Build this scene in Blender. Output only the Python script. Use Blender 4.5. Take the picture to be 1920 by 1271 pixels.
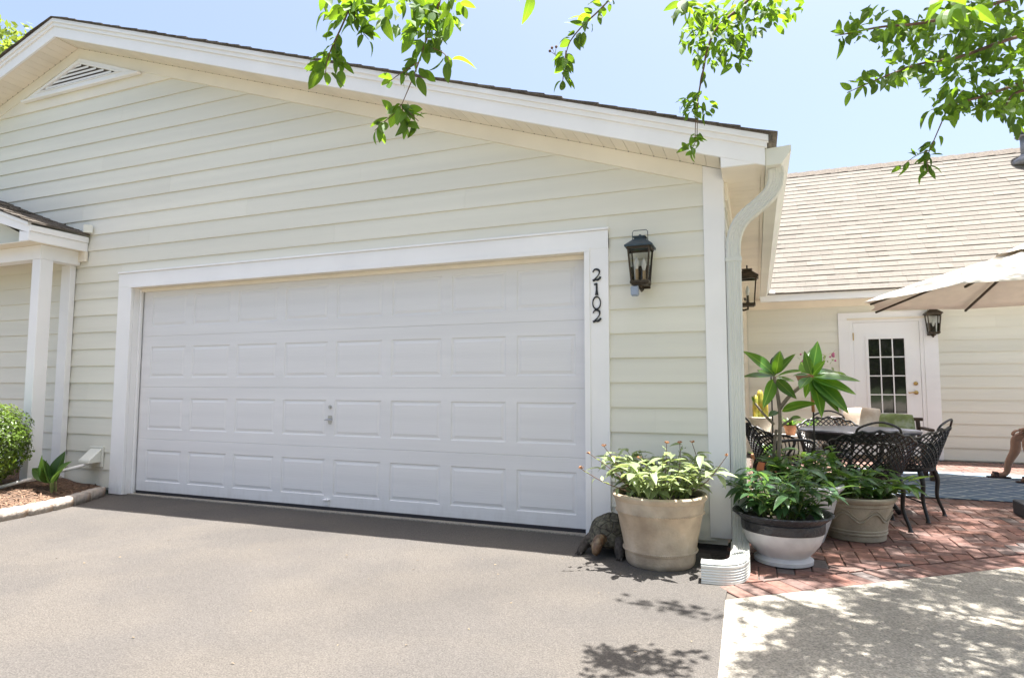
import bpy, bmesh, math, random
from mathutils import Vector, Matrix
random.seed(7)
R=math.radians; U=random.uniform
sc=bpy.context.scene; COL=sc.collection
for o in list(bpy.data.objects): bpy.data.objects.remove(o)

# ------------------------------------------------------------ camera, sky, sun, exposure
CAM=Vector((5.9176,-4.5604,1.0808)); YAW,PIT,ROL=-0.37337,0.07638,0.00182; FPX=1165.3
cd=bpy.data.cameras.new('camera'); cam=bpy.data.objects.new('camera',cd); COL.objects.link(cam); sc.camera=cam
cd.sensor_width=36; cd.lens=FPX/1920*36; cd.clip_end=2000; cd.clip_start=.05
FW=Vector((math.sin(YAW)*math.cos(PIT),math.cos(YAW)*math.cos(PIT),math.sin(PIT)))
RT=Vector((math.cos(YAW),-math.sin(YAW),0)); UP=RT.cross(FW)
r2=RT*math.cos(ROL)+UP*math.sin(ROL); u2=UP*math.cos(ROL)-RT*math.sin(ROL)
cam.matrix_world=Matrix(((r2.x,u2.x,-FW.x,CAM.x),(r2.y,u2.y,-FW.y,CAM.y),(r2.z,u2.z,-FW.z,CAM.z),(0,0,0,1)))
SUN=Vector((.16,.058,1)).normalized()
w=bpy.data.worlds.new('World'); sc.world=w; w.use_nodes=True
nt=w.node_tree; bg=nt.nodes['Background']; sky=nt.nodes.new('ShaderNodeTexSky'); sky.sky_type='NISHITA'; sky.sun_disc=False
sky.sun_elevation=math.asin(SUN.z); sky.sun_rotation=math.atan2(SUN.x,SUN.y); sky.air_density=1.0; sky.dust_density=5.0; sky.ozone_density=.8
nt.links.new(sky.outputs[0],bg.inputs[0]); bg.inputs[1].default_value=.08
sd=bpy.data.lights.new('sun','SUN'); sd.energy=5.0; sd.angle=R(.53); sd.color=(1,.972,.94)
so=bpy.data.objects.new('sun',sd); COL.objects.link(so); so.rotation_euler=(-SUN).to_track_quat('-Z','Y').to_euler()
vs=sc.view_settings; vs.view_transform='Standard'; vs.look='None'; vs.gamma=1; vs.use_curve_mapping=False; vs.exposure=1.98

def P(x,y,d):      # a point d metres in front of the camera, given by its place in the photograph (only used to lay out branches)
    return CAM+(RT*((x-960)/FPX)+UP*((635.5-y)/FPX)+FW)*d

# ------------------------------------------------------------ materials
def nodes(name):
    m=bpy.data.materials.new(name); m.use_nodes=True; t=m.node_tree; return m,t,t.nodes['Principled BSDF'],t.nodes,t.links
def mat(name,c,rough=.6,var=.12,scale=6,bump=0,bscale=60,metal=0,spec=.5,rand=0,stretch=None,speck=0,c2=None,c2s=2,c2t=.55,sp=.4,grime=0):
    m,t,b,N,L=nodes(name)
    tc=N.new('ShaderNodeTexCoord'); mp=N.new('ShaderNodeMapping'); L.new(tc.outputs['Object'],mp.inputs[0])
    if stretch: mp.inputs['Scale'].default_value=stretch
    nz=N.new('ShaderNodeTexNoise'); nz.inputs['Scale'].default_value=scale; nz.inputs['Detail'].default_value=6; L.new(mp.outputs[0],nz.inputs[0])
    mr=N.new('ShaderNodeMapRange'); mr.inputs[1].default_value=.3; mr.inputs[2].default_value=.7; mr.inputs[3].default_value=1-var; mr.inputs[4].default_value=1+var
    L.new(nz.outputs[0],mr.inputs[0]); val=mr.outputs[0]
    def mul(a,bv):
        q=N.new('ShaderNodeMath'); q.operation='MULTIPLY'; L.new(a,q.inputs[0]); L.new(bv,q.inputs[1]); return q.outputs[0]
    if rand:
        oi=N.new('ShaderNodeObjectInfo'); r2=N.new('ShaderNodeMapRange'); r2.inputs[3].default_value=1-rand; r2.inputs[4].default_value=1+rand
        L.new(oi.outputs['Random'],r2.inputs[0]); val=mul(val,r2.outputs[0])
    if speck:
        v=N.new('ShaderNodeTexNoise'); v.inputs['Scale'].default_value=speck; v.inputs['Detail'].default_value=3; L.new(tc.outputs['Object'],v.inputs[0])
        r3=N.new('ShaderNodeMapRange'); r3.inputs[1].default_value=.3; r3.inputs[2].default_value=.7; r3.inputs[3].default_value=1-sp; r3.inputs[4].default_value=1+sp; L.new(v.outputs[0],r3.inputs[0]); val=mul(val,r3.outputs[0])
    base=N.new('ShaderNodeRGB'); base.outputs[0].default_value=(*c,1); cout=base.outputs[0]
    if grime:      # splash dirt and streaks low on the walls
        ge=N.new('ShaderNodeNewGeometry'); sx=N.new('ShaderNodeSeparateXYZ'); L.new(ge.outputs['Position'],sx.inputs[0])
        zr=N.new('ShaderNodeMapRange'); zr.inputs[1].default_value=-.05; zr.inputs[2].default_value=.30; zr.inputs[3].default_value=.55; zr.inputs[4].default_value=0; L.new(sx.outputs[2],zr.inputs[0])
        gm=N.new('ShaderNodeMapping'); gm.inputs['Scale'].default_value=(5,5,1.6); L.new(ge.outputs['Position'],gm.inputs[0]); gn=N.new('ShaderNodeTexNoise'); gn.inputs['Scale'].default_value=2.2; gn.inputs['Detail'].default_value=9; gn.inputs['Roughness'].default_value=.7; L.new(gm.outputs[0],gn.inputs[0])
        su=N.new('ShaderNodeMath'); su.operation='ADD'; L.new(gn.outputs[0],su.inputs[0]); L.new(zr.outputs[0],su.inputs[1])
        gr=N.new('ShaderNodeMapRange'); gr.inputs[1].default_value=.84; gr.inputs[2].default_value=1.25; gr.inputs[3].default_value=0; gr.inputs[4].default_value=grime; L.new(su.outputs[0],gr.inputs[0])
        gx=N.new('ShaderNodeMix'); gx.data_type='RGBA'; L.new(gr.outputs[0],gx.inputs[0]); L.new(cout,gx.inputs[6]); gx.inputs[7].default_value=(.30,.265,.20,1); cout=gx.outputs[2]
    if c2:
        n2=N.new('ShaderNodeTexNoise'); n2.inputs['Scale'].default_value=c2s; n2.inputs['Detail'].default_value=5; L.new(mp.outputs[0],n2.inputs[0])
        cr=N.new('ShaderNodeMapRange'); cr.inputs[1].default_value=c2t-.08; cr.inputs[2].default_value=c2t+.1; L.new(n2.outputs[0],cr.inputs[0])
        mx=N.new('ShaderNodeMix'); mx.data_type='RGBA'; L.new(cr.outputs[0],mx.inputs[0]); L.new(cout,mx.inputs[6]); mx.inputs[7].default_value=(*c2,1); cout=mx.outputs[2]
    sc_=N.new('ShaderNodeVectorMath'); sc_.operation='SCALE'; L.new(cout,sc_.inputs[0]); L.new(val,sc_.inputs[3]); L.new(sc_.outputs[0],b.inputs['Base Color'])
    b.inputs['Roughness'].default_value=rough; b.inputs['Metallic'].default_value=metal; b.inputs['Specular IOR Level'].default_value=spec
    if bump:
        n3=N.new('ShaderNodeTexNoise'); n3.inputs['Scale'].default_value=bscale; n3.inputs['Detail'].default_value=4; L.new(mp.outputs[0],n3.inputs[0])
        bp=N.new('ShaderNodeBump'); bp.inputs['Strength'].default_value=bump; bp.inputs['Distance'].default_value=.01; L.new(n3.outputs[0],bp.inputs['Height']); L.new(bp.outputs[0],b.inputs['Normal'])
    return m
def leafmat(name,c,tr,island=False,vein=None,rough=.4,tw=.38,hv=.35):
    m,t,b,N,L=nodes(name); out=N['Material Output']
    if island: g=N.new('ShaderNodeNewGeometry'); rnd=g.outputs['Random Per Island']
    else: g=N.new('ShaderNodeObjectInfo'); rnd=g.outputs['Random']
    mr=N.new('ShaderNodeMapRange'); mr.inputs[3].default_value=1-hv; mr.inputs[4].default_value=1+hv; L.new(rnd,mr.inputs[0])
    def colr(cc):
        rgb=N.new('ShaderNodeRGB'); rgb.outputs[0].default_value=(*cc,1); o=rgb.outputs[0]
        if vein:
            tc=N.new('ShaderNodeTexCoord'); sx=N.new('ShaderNodeSeparateXYZ'); L.new(tc.outputs['Object'],sx.inputs[0])
            ab=N.new('ShaderNodeMath'); ab.operation='ABSOLUTE'; L.new(sx.outputs[1],ab.inputs[0])
            r=N.new('ShaderNodeMapRange'); r.inputs[1].default_value=vein; r.inputs[2].default_value=vein*2.4; r.inputs[3].default_value=.6; r.inputs[4].default_value=0; L.new(ab.outputs[0],r.inputs[0])
            mx=N.new('ShaderNodeMix'); mx.data_type='RGBA'; L.new(r.outputs[0],mx.inputs[0]); L.new(o,mx.inputs[6]); mx.inputs[7].default_value=(min(1,cc[0]*2.2+.08),min(1,cc[1]*1.7+.08),cc[2]*1.6+.03,1); o=mx.outputs[2]
        s=N.new('ShaderNodeVectorMath'); s.operation='SCALE'; L.new(o,s.inputs[0]); L.new(mr.outputs[0],s.inputs[3]); return s.outputs[0]
    L.new(colr(c),b.inputs['Base Color']); b.inputs['Roughness'].default_value=rough
    tn=N.new('ShaderNodeBsdfTranslucent'); L.new(colr(tr),tn.inputs[0]); ms=N.new('ShaderNodeMixShader'); ms.inputs[0].default_value=tw
    L.new(b.outputs[0],ms.inputs[1]); L.new(tn.outputs[0],ms.inputs[2]); L.new(ms.outputs[0],out.inputs[0]); return m
def glassmat(name,tint=(.9,.93,.92),mixf=.12):
    m,t,b,N,L=nodes(name); N.remove(b); tr=N.new('ShaderNodeBsdfTransparent'); tr.inputs[0].default_value=(*tint,1)
    gl=N.new('ShaderNodeBsdfGlossy'); gl.inputs['Roughness'].default_value=.03; f=N.new('ShaderNodeFresnel'); f.inputs[0].default_value=1.5
    ad=N.new('ShaderNodeMath'); ad.operation='ADD'; ad.inputs[1].default_value=mixf; L.new(f.outputs[0],ad.inputs[0])
    ms=N.new('ShaderNodeMixShader'); L.new(ad.outputs[0],ms.inputs[0]); L.new(tr.outputs[0],ms.inputs[1]); L.new(gl.outputs[0],ms.inputs[2]); L.new(ms.outputs[0],N['Material Output'].inputs[0]); return m

SIDE=mat('siding_paint',(.725,.71,.615),.55,.05,1.3,.12,9,stretch=(.25,1,6),rand=.03)
TRIM=mat('white_trim_paint',(.86,.855,.845),.45,.04,2,.06,30,grime=.35)
SOFF=mat('cream_soffit',(.80,.74,.62),.55,.05,3,rand=.03)
FRIE=mat('frieze_paint',(.80,.755,.645),.55,.05,2,.08,14)
DOORM=mat('garage_door_paint',(.73,.725,.715),.5,.05,1.2,.10,14,stretch=(.4,1,7),grime=.25)
GUT=mat('gutter_enamel',(.70,.70,.62),.35,.06,3)
GUTW=mat('downspout_enamel',(.66,.67,.62),.35,.05,2)
DARKGAP=mat('dark_gap',(.03,.028,.025),.9)
RUB=mat('black_rubber',(.015,.015,.02),.6)
SHD=mat('dark_shingle',(.10,.085,.07),.95,.3,30,.6,90,rand=.35,speck=120)
SHL=mat('tan_shingle',(.150,.136,.116),.95,.10,25,.5,120,rand=.09,speck=0)
ASPH=mat('asphalt',(.084,.0765,.069),.9,.09,.8,.7,190,speck=150,spec=.3,c2=(.096,.086,.075),c2s=1.4,c2t=.52,sp=.38)
CONC=mat('aggregate_concrete',(.275,.252,.21),.9,.14,2.2,.6,120,speck=110,spec=.3,c2=(.315,.285,.235),c2s=1.2,c2t=.52)
SAND=mat('joint_sand',(.10,.085,.07),.95,.25,40)
SOIL=mat('dark_soil',(.035,.027,.021),.95,.4,30,.8,60)
MULCHB=mat('mulch_ground',(.09,.055,.035),.95,.4,25,.8,50)
def brickmat():
    m,t,b,N,L=nodes('clay_brick'); oi=N.new('ShaderNodeObjectInfo'); cr=N.new('ShaderNodeValToRGB'); L.new(oi.outputs['Random'],cr.inputs[0])
    e=cr.color_ramp.elements; e[0].position=0; e[0].color=(.115,.062,.050,1); e[1].position=1; e[1].color=(.15,.08,.06,1)
    for p,c in ((.25,(.175,.080,.058,1)),(.45,(.135,.085,.072,1)),(.6,(.19,.09,.064,1)),(.78,(.115,.095,.087,1)),(.9,(.17,.10,.08,1))): q=e.new(p); q.color=c
    tc=N.new('ShaderNodeTexCoord'); ge=N.new('ShaderNodeNewGeometry'); nz=N.new('ShaderNodeTexNoise'); nz.inputs['Scale'].default_value=28; nz.inputs['Detail'].default_value=6; L.new(ge.outputs['Position'],nz.inputs[0])
    mr=N.new('ShaderNodeMapRange'); mr.inputs[1].default_value=.3; mr.inputs[2].default_value=.7; mr.inputs[3].default_value=.72; mr.inputs[4].default_value=1.3; L.new(nz.outputs[0],mr.inputs[0])
    s=N.new('ShaderNodeVectorMath'); s.operation='SCALE'; L.new(cr.outputs[0],s.inputs[0]); L.new(mr.outputs[0],s.inputs[3]); L.new(s.outputs[0],b.inputs['Base Color']); b.inputs['Roughness'].default_value=.85
    bp=N.new('ShaderNodeBump'); bp.inputs['Strength'].default_value=.4; bp.inputs['Distance'].default_value=.004; L.new(nz.outputs[0],bp.inputs['Height']); L.new(bp.outputs[0],b.inputs['Normal']); return m
BRICK=brickmat()
STONE=mat('edging_stone',(.40,.35,.30),.9,.3,14,.8,40,c2=(.30,.22,.16),c2s=7)
IRON=mat('black_cast_aluminium',(.009,.009,.0095),.42,.2,20,.15,60)
BRONZE=mat('bronze_metal',(.06,.045,.03),.5,.35,20,.1,60,metal=.6)
BLUEM=mat('blue_black_metal',(.03,.05,.065),.45,.25,20)
BRASS=mat('brass',(.55,.38,.14),.3,metal=1)
STEEL=mat('satin_steel',(.5,.5,.5),.35,metal=1)
GLASS=glassmat('lantern_glass',(.96,.97,.96),.0)
BULB=mat('frosted_bulb',(.85,.84,.80),.3)
CANDLE=mat('candle_sleeve',(.55,.40,.24),.6)
GREYP=mat('grey_plastic',(.28,.33,.42),.5)
POT1=mat('sandstone_pot',(.44,.345,.245),.8,.2,9,.4,60,grime=.5,c2=(.48,.40,.30),c2s=5)
POT3=mat('stone_beige_pot',(.38,.33,.245),.75,.2,8,.35,50,grime=.5)
WHITEP=mat('white_glazed_pot',(.68,.67,.66),.45,.10,6,.25,14,c2=(.55,.54,.53),c2s=5,c2t=.6)
BLACKP=mat('black_glazed_band',(.035,.035,.04),.4,.3,30,.9,40)
TERRA=mat('terracotta',(.42,.20,.11),.8,.2,8)
PLASP=mat('pale_plastic_pot',(.55,.51,.44),.6,.08,6)
TURT=mat('turtle_stone',(.085,.07,.05),.8,.45,28,.9,55,c2=(.11,.125,.085),c2s=11)
def turt():
    m,t,b,N,L=nodes('turtle_shell_stone'); tc=N.new('ShaderNodeTexCoord'); v=N.new('ShaderNodeTexVoronoi'); v.feature='DISTANCE_TO_EDGE'; v.inputs['Scale'].default_value=13; L.new(tc.outputs['Object'],v.inputs[0])
    n=N.new('ShaderNodeTexNoise'); n.inputs['Scale'].default_value=45; n.inputs['Detail'].default_value=6; L.new(tc.outputs['Object'],n.inputs[0])
    cr=N.new('ShaderNodeValToRGB'); e=cr.color_ramp.elements; e[0].position=.35; e[0].color=(.035,.028,.02,1); e[1].position=.68; e[1].color=(.13,.125,.085,1); L.new(n.outputs[0],cr.inputs[0])
    r=N.new('ShaderNodeMapRange'); r.inputs[1].default_value=.0; r.inputs[2].default_value=.07; r.inputs[3].default_value=.45; r.inputs[4].default_value=1; L.new(v.outputs[0],r.inputs[0])
    s_=N.new('ShaderNodeVectorMath'); s_.operation='SCALE'; L.new(cr.outputs[0],s_.inputs[0]); L.new(r.outputs[0],s_.inputs[3]); L.new(s_.outputs[0],b.inputs['Base Color']); b.inputs['Roughness'].default_value=.75
    bp=N.new('ShaderNodeBump'); bp.inputs['Strength'].default_value=.9; bp.inputs['Distance'].default_value=.012; L.new(r.outputs[0],bp.inputs['Height']); L.new(bp.outputs[0],b.inputs['Normal']); return m
TURT=turt()
TURTL=mat('turtle_limb_stone',(.125,.11,.095),.85,.45,40,.6,40)
TURTH=mat('turtle_head_glaze',(.10,.055,.028),.45,.45,40,.5,60,c2=(.20,.15,.09),c2s=16)
BARK=mat('grey_brown_bark',(.17,.13,.10),.85,.3,20,.7,40)
TWIG=mat('red_brown_twig',(.13,.075,.05),.8,.3,30)
PLUMB=mat('plumeria_bark',(.24,.20,.16),.8,.3,18,.5,50)
GSTEM=mat('green_stem',(.16,.20,.06),.6,.2,20)
FLOWER=mat('dry_flower_head',(.30,.14,.06),.8,.4,40)
PINK=mat('pink_flower',(.55,.16,.30),.6,.2,20)
CANV=mat('umbrella_canvas',(.72,.65,.55),.9,.06,8,.2,200)
RUGM=None
SKIN=mat('skin',(.34,.19,.125),.5,.12,12,.1,60)
SHORT=mat('dark_cloth',(.05,.05,.06),.9,.2,20)
SHIRT=mat('grey_cloth',(.25,.27,.30),.9,.15,20)
SANDAL=mat('dark_sandal',(.035,.015,.015),.7)
HAIR=mat('dark_hair',(.04,.03,.02),.7)
WOODD=mat('dark_stained_wood',(.06,.03,.018),.5,.3,10,.2,30)
PILW=mat('striped_pillow',(.50,.40,.31),.9,.12,6,.2,90,c2=(.72,.66,.58),c2s=3,c2t=.55)
PILG=mat('green_pillow',(.20,.25,.09),.9,.25,12,.2,60,c2=(.36,.40,.28),c2s=9)
WHITEB=mat('bench_white',(.70,.66,.60),.6,.08,6)
PANE=mat('door_pane',(.012,.014,.012),.04,.1,5,spec=.75)
LM_TREE=leafmat('crape_leaf',(.045,.11,.014),(.24,.40,.018),vein=.0022,hv=.4,rough=.6,tw=.45)
LM_TREEI=leafmat('crape_crown_leaf',(.045,.11,.014),(.24,.40,.018),island=True,hv=.4,rough=.6,tw=.45)
LM_PLUM=leafmat('plumeria_leaf',(.04,.115,.02),(.28,.54,.035),vein=.006,rough=.3)
LM_P1=leafmat('pale_pentas_leaf',(.25,.31,.16),(.36,.44,.14),vein=.003,hv=.3)
LM_P2=leafmat('dark_mandevilla_leaf',(.05,.11,.045),(.14,.26,.05),vein=.0025,rough=.3)
LM_P3=leafmat('fresh_green_leaf',(.05,.115,.03),(.18,.32,.04),vein=.003,rough=.3)
LM_BUSH=leafmat('boxwood_leaf',(.075,.125,.014),(.24,.34,.02),island=True,rough=.35,tw=.3,hv=.5)
LM_FAR=leafmat('far_tree_leaf',(.13,.19,.03),(.34,.42,.05),island=True)
LM_DK=leafmat('dark_tree_leaf',(.035,.075,.015),(.12,.2,.02),island=True)

# ------------------------------------------------------------ mesh helpers
class MB:
    def __init__(s): s.v=[]; s.f=[]; s.mi=[]; s.cur=0
    def add(s,vs_,fs):
        o=len(s.v); s.v+= [Vector(q) for q in vs_]; s.f+=[tuple(o+i for i in f) for f in fs]; s.mi+=[s.cur]*len(fs); return s
    def box(s,x0,x1,y0,y1,z0,z1):
        return s.add([(x0,y0,z0),(x1,y0,z0),(x1,y1,z0),(x0,y1,z0),(x0,y0,z1),(x1,y0,z1),(x1,y1,z1),(x0,y1,z1)],[(0,3,2,1),(4,5,6,7),(0,1,5,4),(1,2,6,5),(2,3,7,6),(3,0,4,7)])
    def prism(s,poly,ext):
        n=len(poly); e=Vector(ext); a=[Vector(q) for q in poly]
        nrm=sum(((a[i]-a[0]).cross(a[i+1]-a[0]) for i in range(1,n-1)),Vector())
        if nrm.dot(e)>0: a=a[::-1]
        return s.add(a+[q+e for q in a],[tuple(range(n)),tuple(range(2*n-1,n-1,-1))]+[(i,i+n,(i+1)%n+n,(i+1)%n) for i in range(n)])
    def tube(s,path,rad,n=8,cap=True):
        path=[Vector(q) for q in path]; k=len(path)
        if not isinstance(rad,(list,tuple)): rad=[rad]*k
        vs_=[];fs=[]; nn=None
        for i,q in enumerate(path):
            t=(path[min(i+1,k-1)]-path[max(i-1,0)]).normalized()
            if nn is None: nn=t.orthogonal().normalized()
            else: nn=(nn-t*nn.dot(t)); nn=nn.normalized() if nn.length>1e-6 else t.orthogonal().normalized()
            b=t.cross(nn)
            for j in range(n): a=2*math.pi*j/n; vs_.append(q+(nn*math.cos(a)+b*math.sin(a))*rad[i])
        for i in range(k-1):
            for j in range(n): fs.append((i*n+j,i*n+(j+1)%n,(i+1)*n+(j+1)%n,(i+1)*n+j))
        if cap: fs+= [tuple(range(n-1,-1,-1)),tuple((k-1)*n+j for j in range(n))]
        return s.add(vs_,fs)
    def sweep(s,path,prof,upv,cap=True):   # prof: list of (a,b) offsets: a along side, b along local up
        path=[Vector(q) for q in path]; k=len(path); n=len(prof); vs_=[];fs=[]
        for i,q in enumerate(path):
            t=(path[min(i+1,k-1)]-path[max(i-1,0)]).normalized(); u=upv[i] if isinstance(upv,list) else upv
            u=Vector(u); u=(u-t*u.dot(t)).normalized(); sd_=t.cross(u)
            for a,b in prof: vs_.append(q+sd_*a+u*b)
        for i in range(k-1):
            for j in range(n): fs.append((i*n+j,i*n+(j+1)%n,(i+1)*n+(j+1)%n,(i+1)*n+j))
        if cap: fs+=[tuple(range(n-1,-1,-1)),tuple((k-1)*n+j for j in range(n))]
        return s.add(vs_,fs)
    def lathe(s,prof,c,n=40,fn=None):
        vs_=[];fs=[];c=Vector(c);k=len(prof)
        for i,(r,z) in enumerate(prof):
            for j in range(n):
                a=2*math.pi*j/n; rr=r+(fn(i,a) if fn else 0); vs_.append(c+Vector((rr*math.cos(a),rr*math.sin(a),z)))
        for i in range(k-1):
            for j in range(n): fs.append((i*n+j,i*n+(j+1)%n,(i+1)*n+(j+1)%n,(i+1)*n+j))
        fs.append(tuple(range(n-1,-1,-1))); fs.append(tuple((k-1)*n+j for j in range(n)))
        return s.add(vs_,fs)
    def ball(s,c,r,n=10,m=7,sq=(1,1,1)):
        c=Vector(c); vs_=[];fs=[]
        for i in range(m+1):
            th=math.pi*i/m
            for j in range(n):
                a=2*math.pi*j/n; vs_.append(c+Vector((r*sq[0]*math.sin(th)*math.cos(a),r*sq[1]*math.sin(th)*math.sin(a),-r*sq[2]*math.cos(th))))
        for i in range(m):
            for j in range(n): fs.append((i*n+j,i*n+(j+1)%n,(i+1)*n+(j+1)%n,(i+1)*n+j))
        return s.add(vs_,fs)
    def mesh(s,name,m,smooth=False,bevel=0,off=None):
        me=bpy.data.meshes.new(name); v=s.v if off is None else [q-off for q in s.v]
        me.from_pydata([tuple(q) for q in v],[],s.f)
        ms=m if isinstance(m,(list,tuple)) else [m]
        for x in ms: me.materials.append(x)
        if len(ms)>1: me.polygons.foreach_set('material_index',s.mi)
        if bevel:
            b=bmesh.new(); b.from_mesh(me); b.normal_update()
            ed=[e for e in b.edges if len(e.link_faces)==2 and e.calc_face_angle(0)>.5]
            bmesh.ops.bevel(b,geom=ed,offset=bevel,segments=1,affect='EDGES',clamp_overlap=True); b.to_mesh(me); b.free()
        if smooth: me.polygons.foreach_set('use_smooth',[True]*len(me.polygons))
        me.update(); return me
    def build(s,name,m,parent=None,smooth=False,bevel=0):
        off=ORG.get(parent.name,Vector()) if parent else None
        o=bpy.data.objects.new(name,s.mesh(name,m,smooth,bevel,off)); COL.objects.link(o)
        if parent: o.parent=parent; ORG[o.name]=off
        if smooth=='auto': autos(o)
        return o
ORG={}
def autos(o,ang=35):
    me=o.data; me.polygons.foreach_set('use_smooth',[True]*len(me.polygons))
    b=bmesh.new(); b.from_mesh(me)
    for e in b.edges:
        if len(e.link_faces)==2: e.smooth=e.calc_face_angle(0)<R(ang)
    b.to_mesh(me); b.free()
def thing(name,loc,label,cat,group=None):
    o=bpy.data.objects.new(name,None); COL.objects.link(o); o.location=loc; o.empty_display_size=.1
    ORG[o.name]=Vector(loc); tag(o,label,cat,group); return o
def tag(o,label=None,cat=None,group=None,kind=None):
    if label:o['label']=label
    if cat:o['category']=cat
    if group:o['group']=group
    if kind:o['kind']=kind
    return o
def inst(name,me,parent,mw):               # one object of shared mesh data at world matrix mw, child of parent
    o=bpy.data.objects.new(name,me); COL.objects.link(o)
    if parent: o.parent=parent; mw=Matrix.Translation(-ORG.get(parent.name,Vector()))@mw
    o.matrix_local=mw
    return o
def orient(p,d,n,s=1,sy=1):
    d=Vector(d).normalized(); n=Vector(n); n=(n-d*n.dot(d)); n=n.normalized() if n.length>1e-4 else d.orthogonal().normalized(); y=n.cross(d)
    return Matrix(((d.x*s,y.x*s*sy,n.x*s,p[0]),(d.y*s,y.y*s*sy,n.y*s,p[1]),(d.z*s,y.z*s*sy,n.z*s,p[2]),(0,0,0,1)))
def copy_tree(root,loc,rz,label=None,group=None):
    def cp(o,par):
        c=o.copy(); COL.objects.link(c)
        if par: c.parent=par
        for ch in [q for q in bpy.data.objects if q.parent==o and q!=c]: cp(ch,c)
        return c
    r=cp(root,None); r.location=loc; r.rotation_euler=(0,0,rz)
    if label:r['label']=label
    if group:r['group']=group
    return r
def leafdata(L=1,W=.4,rows=6,fold=.12,droop=.25,shape=.45,tipp=1.0,m=None,name='leaf',wav=0):
    b=MB(); vs_=[];fs=[]
    for i in range(rows+1):
        t=i/rows; wd=W/2*(math.sin(math.pi*min(1,t**(.35+shape)))**tipp if 0<t<1 else 0)
        x=t*L; z=-droop*L*t*t; ww=wav*math.sin(t*9)
        vs_+= [(x,wd,z+fold*wd*2+ww),(x,0,z),(x,-wd,z+fold*wd*2-ww)]
    for i in range(rows):
        a=3*i
        for k in (0,1):
            q=[a+k,a+k+1,a+k+4,a+k+3]
            if i==0: q=[a+1,a+k+4,a+k+3] if k==0 else [a+1,a+5,a+4]
            if i==rows-1: q=[a+k,a+k+1,a+4]
            fs.append(tuple(q[::-1]))
    b.add(vs_,fs); me=b.mesh(name,m,True); return me
def rdir(): 
    a=U(0,2*math.pi); z=U(-1,1); r=math.sqrt(1-z*z); return Vector((r*math.cos(a),r*math.sin(a),z))
G=-.035     # paved ground level

# ------------------------------------------------------------ ground, driveway, walkway, patio
def sheet(name,poly,z,m,kind='structure',th=.03):
    b=MB().prism([(x,y,z) for x,y in poly],(0,0,-th)); o=b.build(name,m); o['kind']=kind; return o
LAWN=mat('lawn_and_soil',(.06,.085,.03),.95,.35,3,.6,60)
sheet('ground',[(-300,-300),(300,-300),(300,300),(-300,300)],-.09,LAWN,th=.1)
sheet('driveway',[(-9,-40),(5.762,-40),(5.750,-1.9),(5.737,-1.025),(5.74,-.75),(5.70,-.62),(5.60,-.10),(5.0,-.045),(4.93,.06),(-.36,.06),(-.36,-.03),(-9,-.03)],G,ASPH)
sheet('soil_strip',[(4.92,-.25),(5.76,-.7),(5.86,-.7),(5.86,.25),(4.92,.25)],G-.003,SOIL)
LX,LY=1.71,1.341; LL=math.hypot(LX,LY); ux,uy=LX/LL,LY/LL; A0=(5.738,-1.024)
def dline(x,y): return -(x-A0[0])*uy+(y-A0[1])*ux      # signed distance above the walkway edge
far=(A0[0]+ux*9,A0[1]+uy*9)
sheet('walkway',[A0,(5.751,-1.9),(5.763,-40),(20,-40),(20,far[1]),far],G+.003,CONC)
pat=sheet('patio',[(5.742,-.70),A0,far,(13,7.0),(5.74,7.0)],G-.010,SAND); ORG[pat.name]=Vector()
bl,bw,bt=.203,.1015,.04
def brickmesh(l,wd,n):
    b=MB(); me=b.box(-l/2,l/2,-wd/2,wd/2,-bt,0).mesh('brick',BRICK,False,.004); return me
BM=[brickmesh(bl-U(.004,.009),bw-U(.004,.009),i) for i in range(6)]
cand=[]
for i in range(-10,75):
    for j in range(-20,80):
        m4=(i-j)%4; x0=5.70+i*bw; y0=-1.2+j*bw
        if m4==0: c=(x0+bw,y0+bw/2); rz=0
        elif m4==3: c=(x0+bw/2,y0+bw); rz=math.pi/2
        else: continue
        d=dline(*c); hx,hy=(bw,bw/2) if rz==0 else (bw/2,bw)
        reach=abs(hx*uy)+abs(hy*ux)
        if d+reach<.225 or c[0]-hx<5.80 and c[1]>.1 or c[0]-hx<5.70 or c[0]<5.80 and c[1]<-.55 or c[1]>6.72: continue
        if c[0]>11.5: continue
        # only what lies in view (with a margin to each side)
        v=Vector((c[0],c[1],G))-CAM; fx=v.dot(RT)/v.dot(FW) if v.dot(FW)>0 else 9
        if fx>1.15 or fx<.2: continue
        cand.append((v.length,c,rz,d-reach<.215))
for k in range(-1,60):
    c=(A0[0]+ux*(k+.5)*bw-uy*.108,A0[1]+uy*(k+.5)*bw+ux*.108)
    if c[0]<5.78: continue
    v=Vector((c[0],c[1],G))-CAM; fx=v.dot(RT)/v.dot(FW)
    if fx<1.15: cand.append((v.length-.6,c,math.atan2(uy,ux)+math.pi/2,False))
cand.sort(key=lambda q:q[0])
rest=MB()
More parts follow.
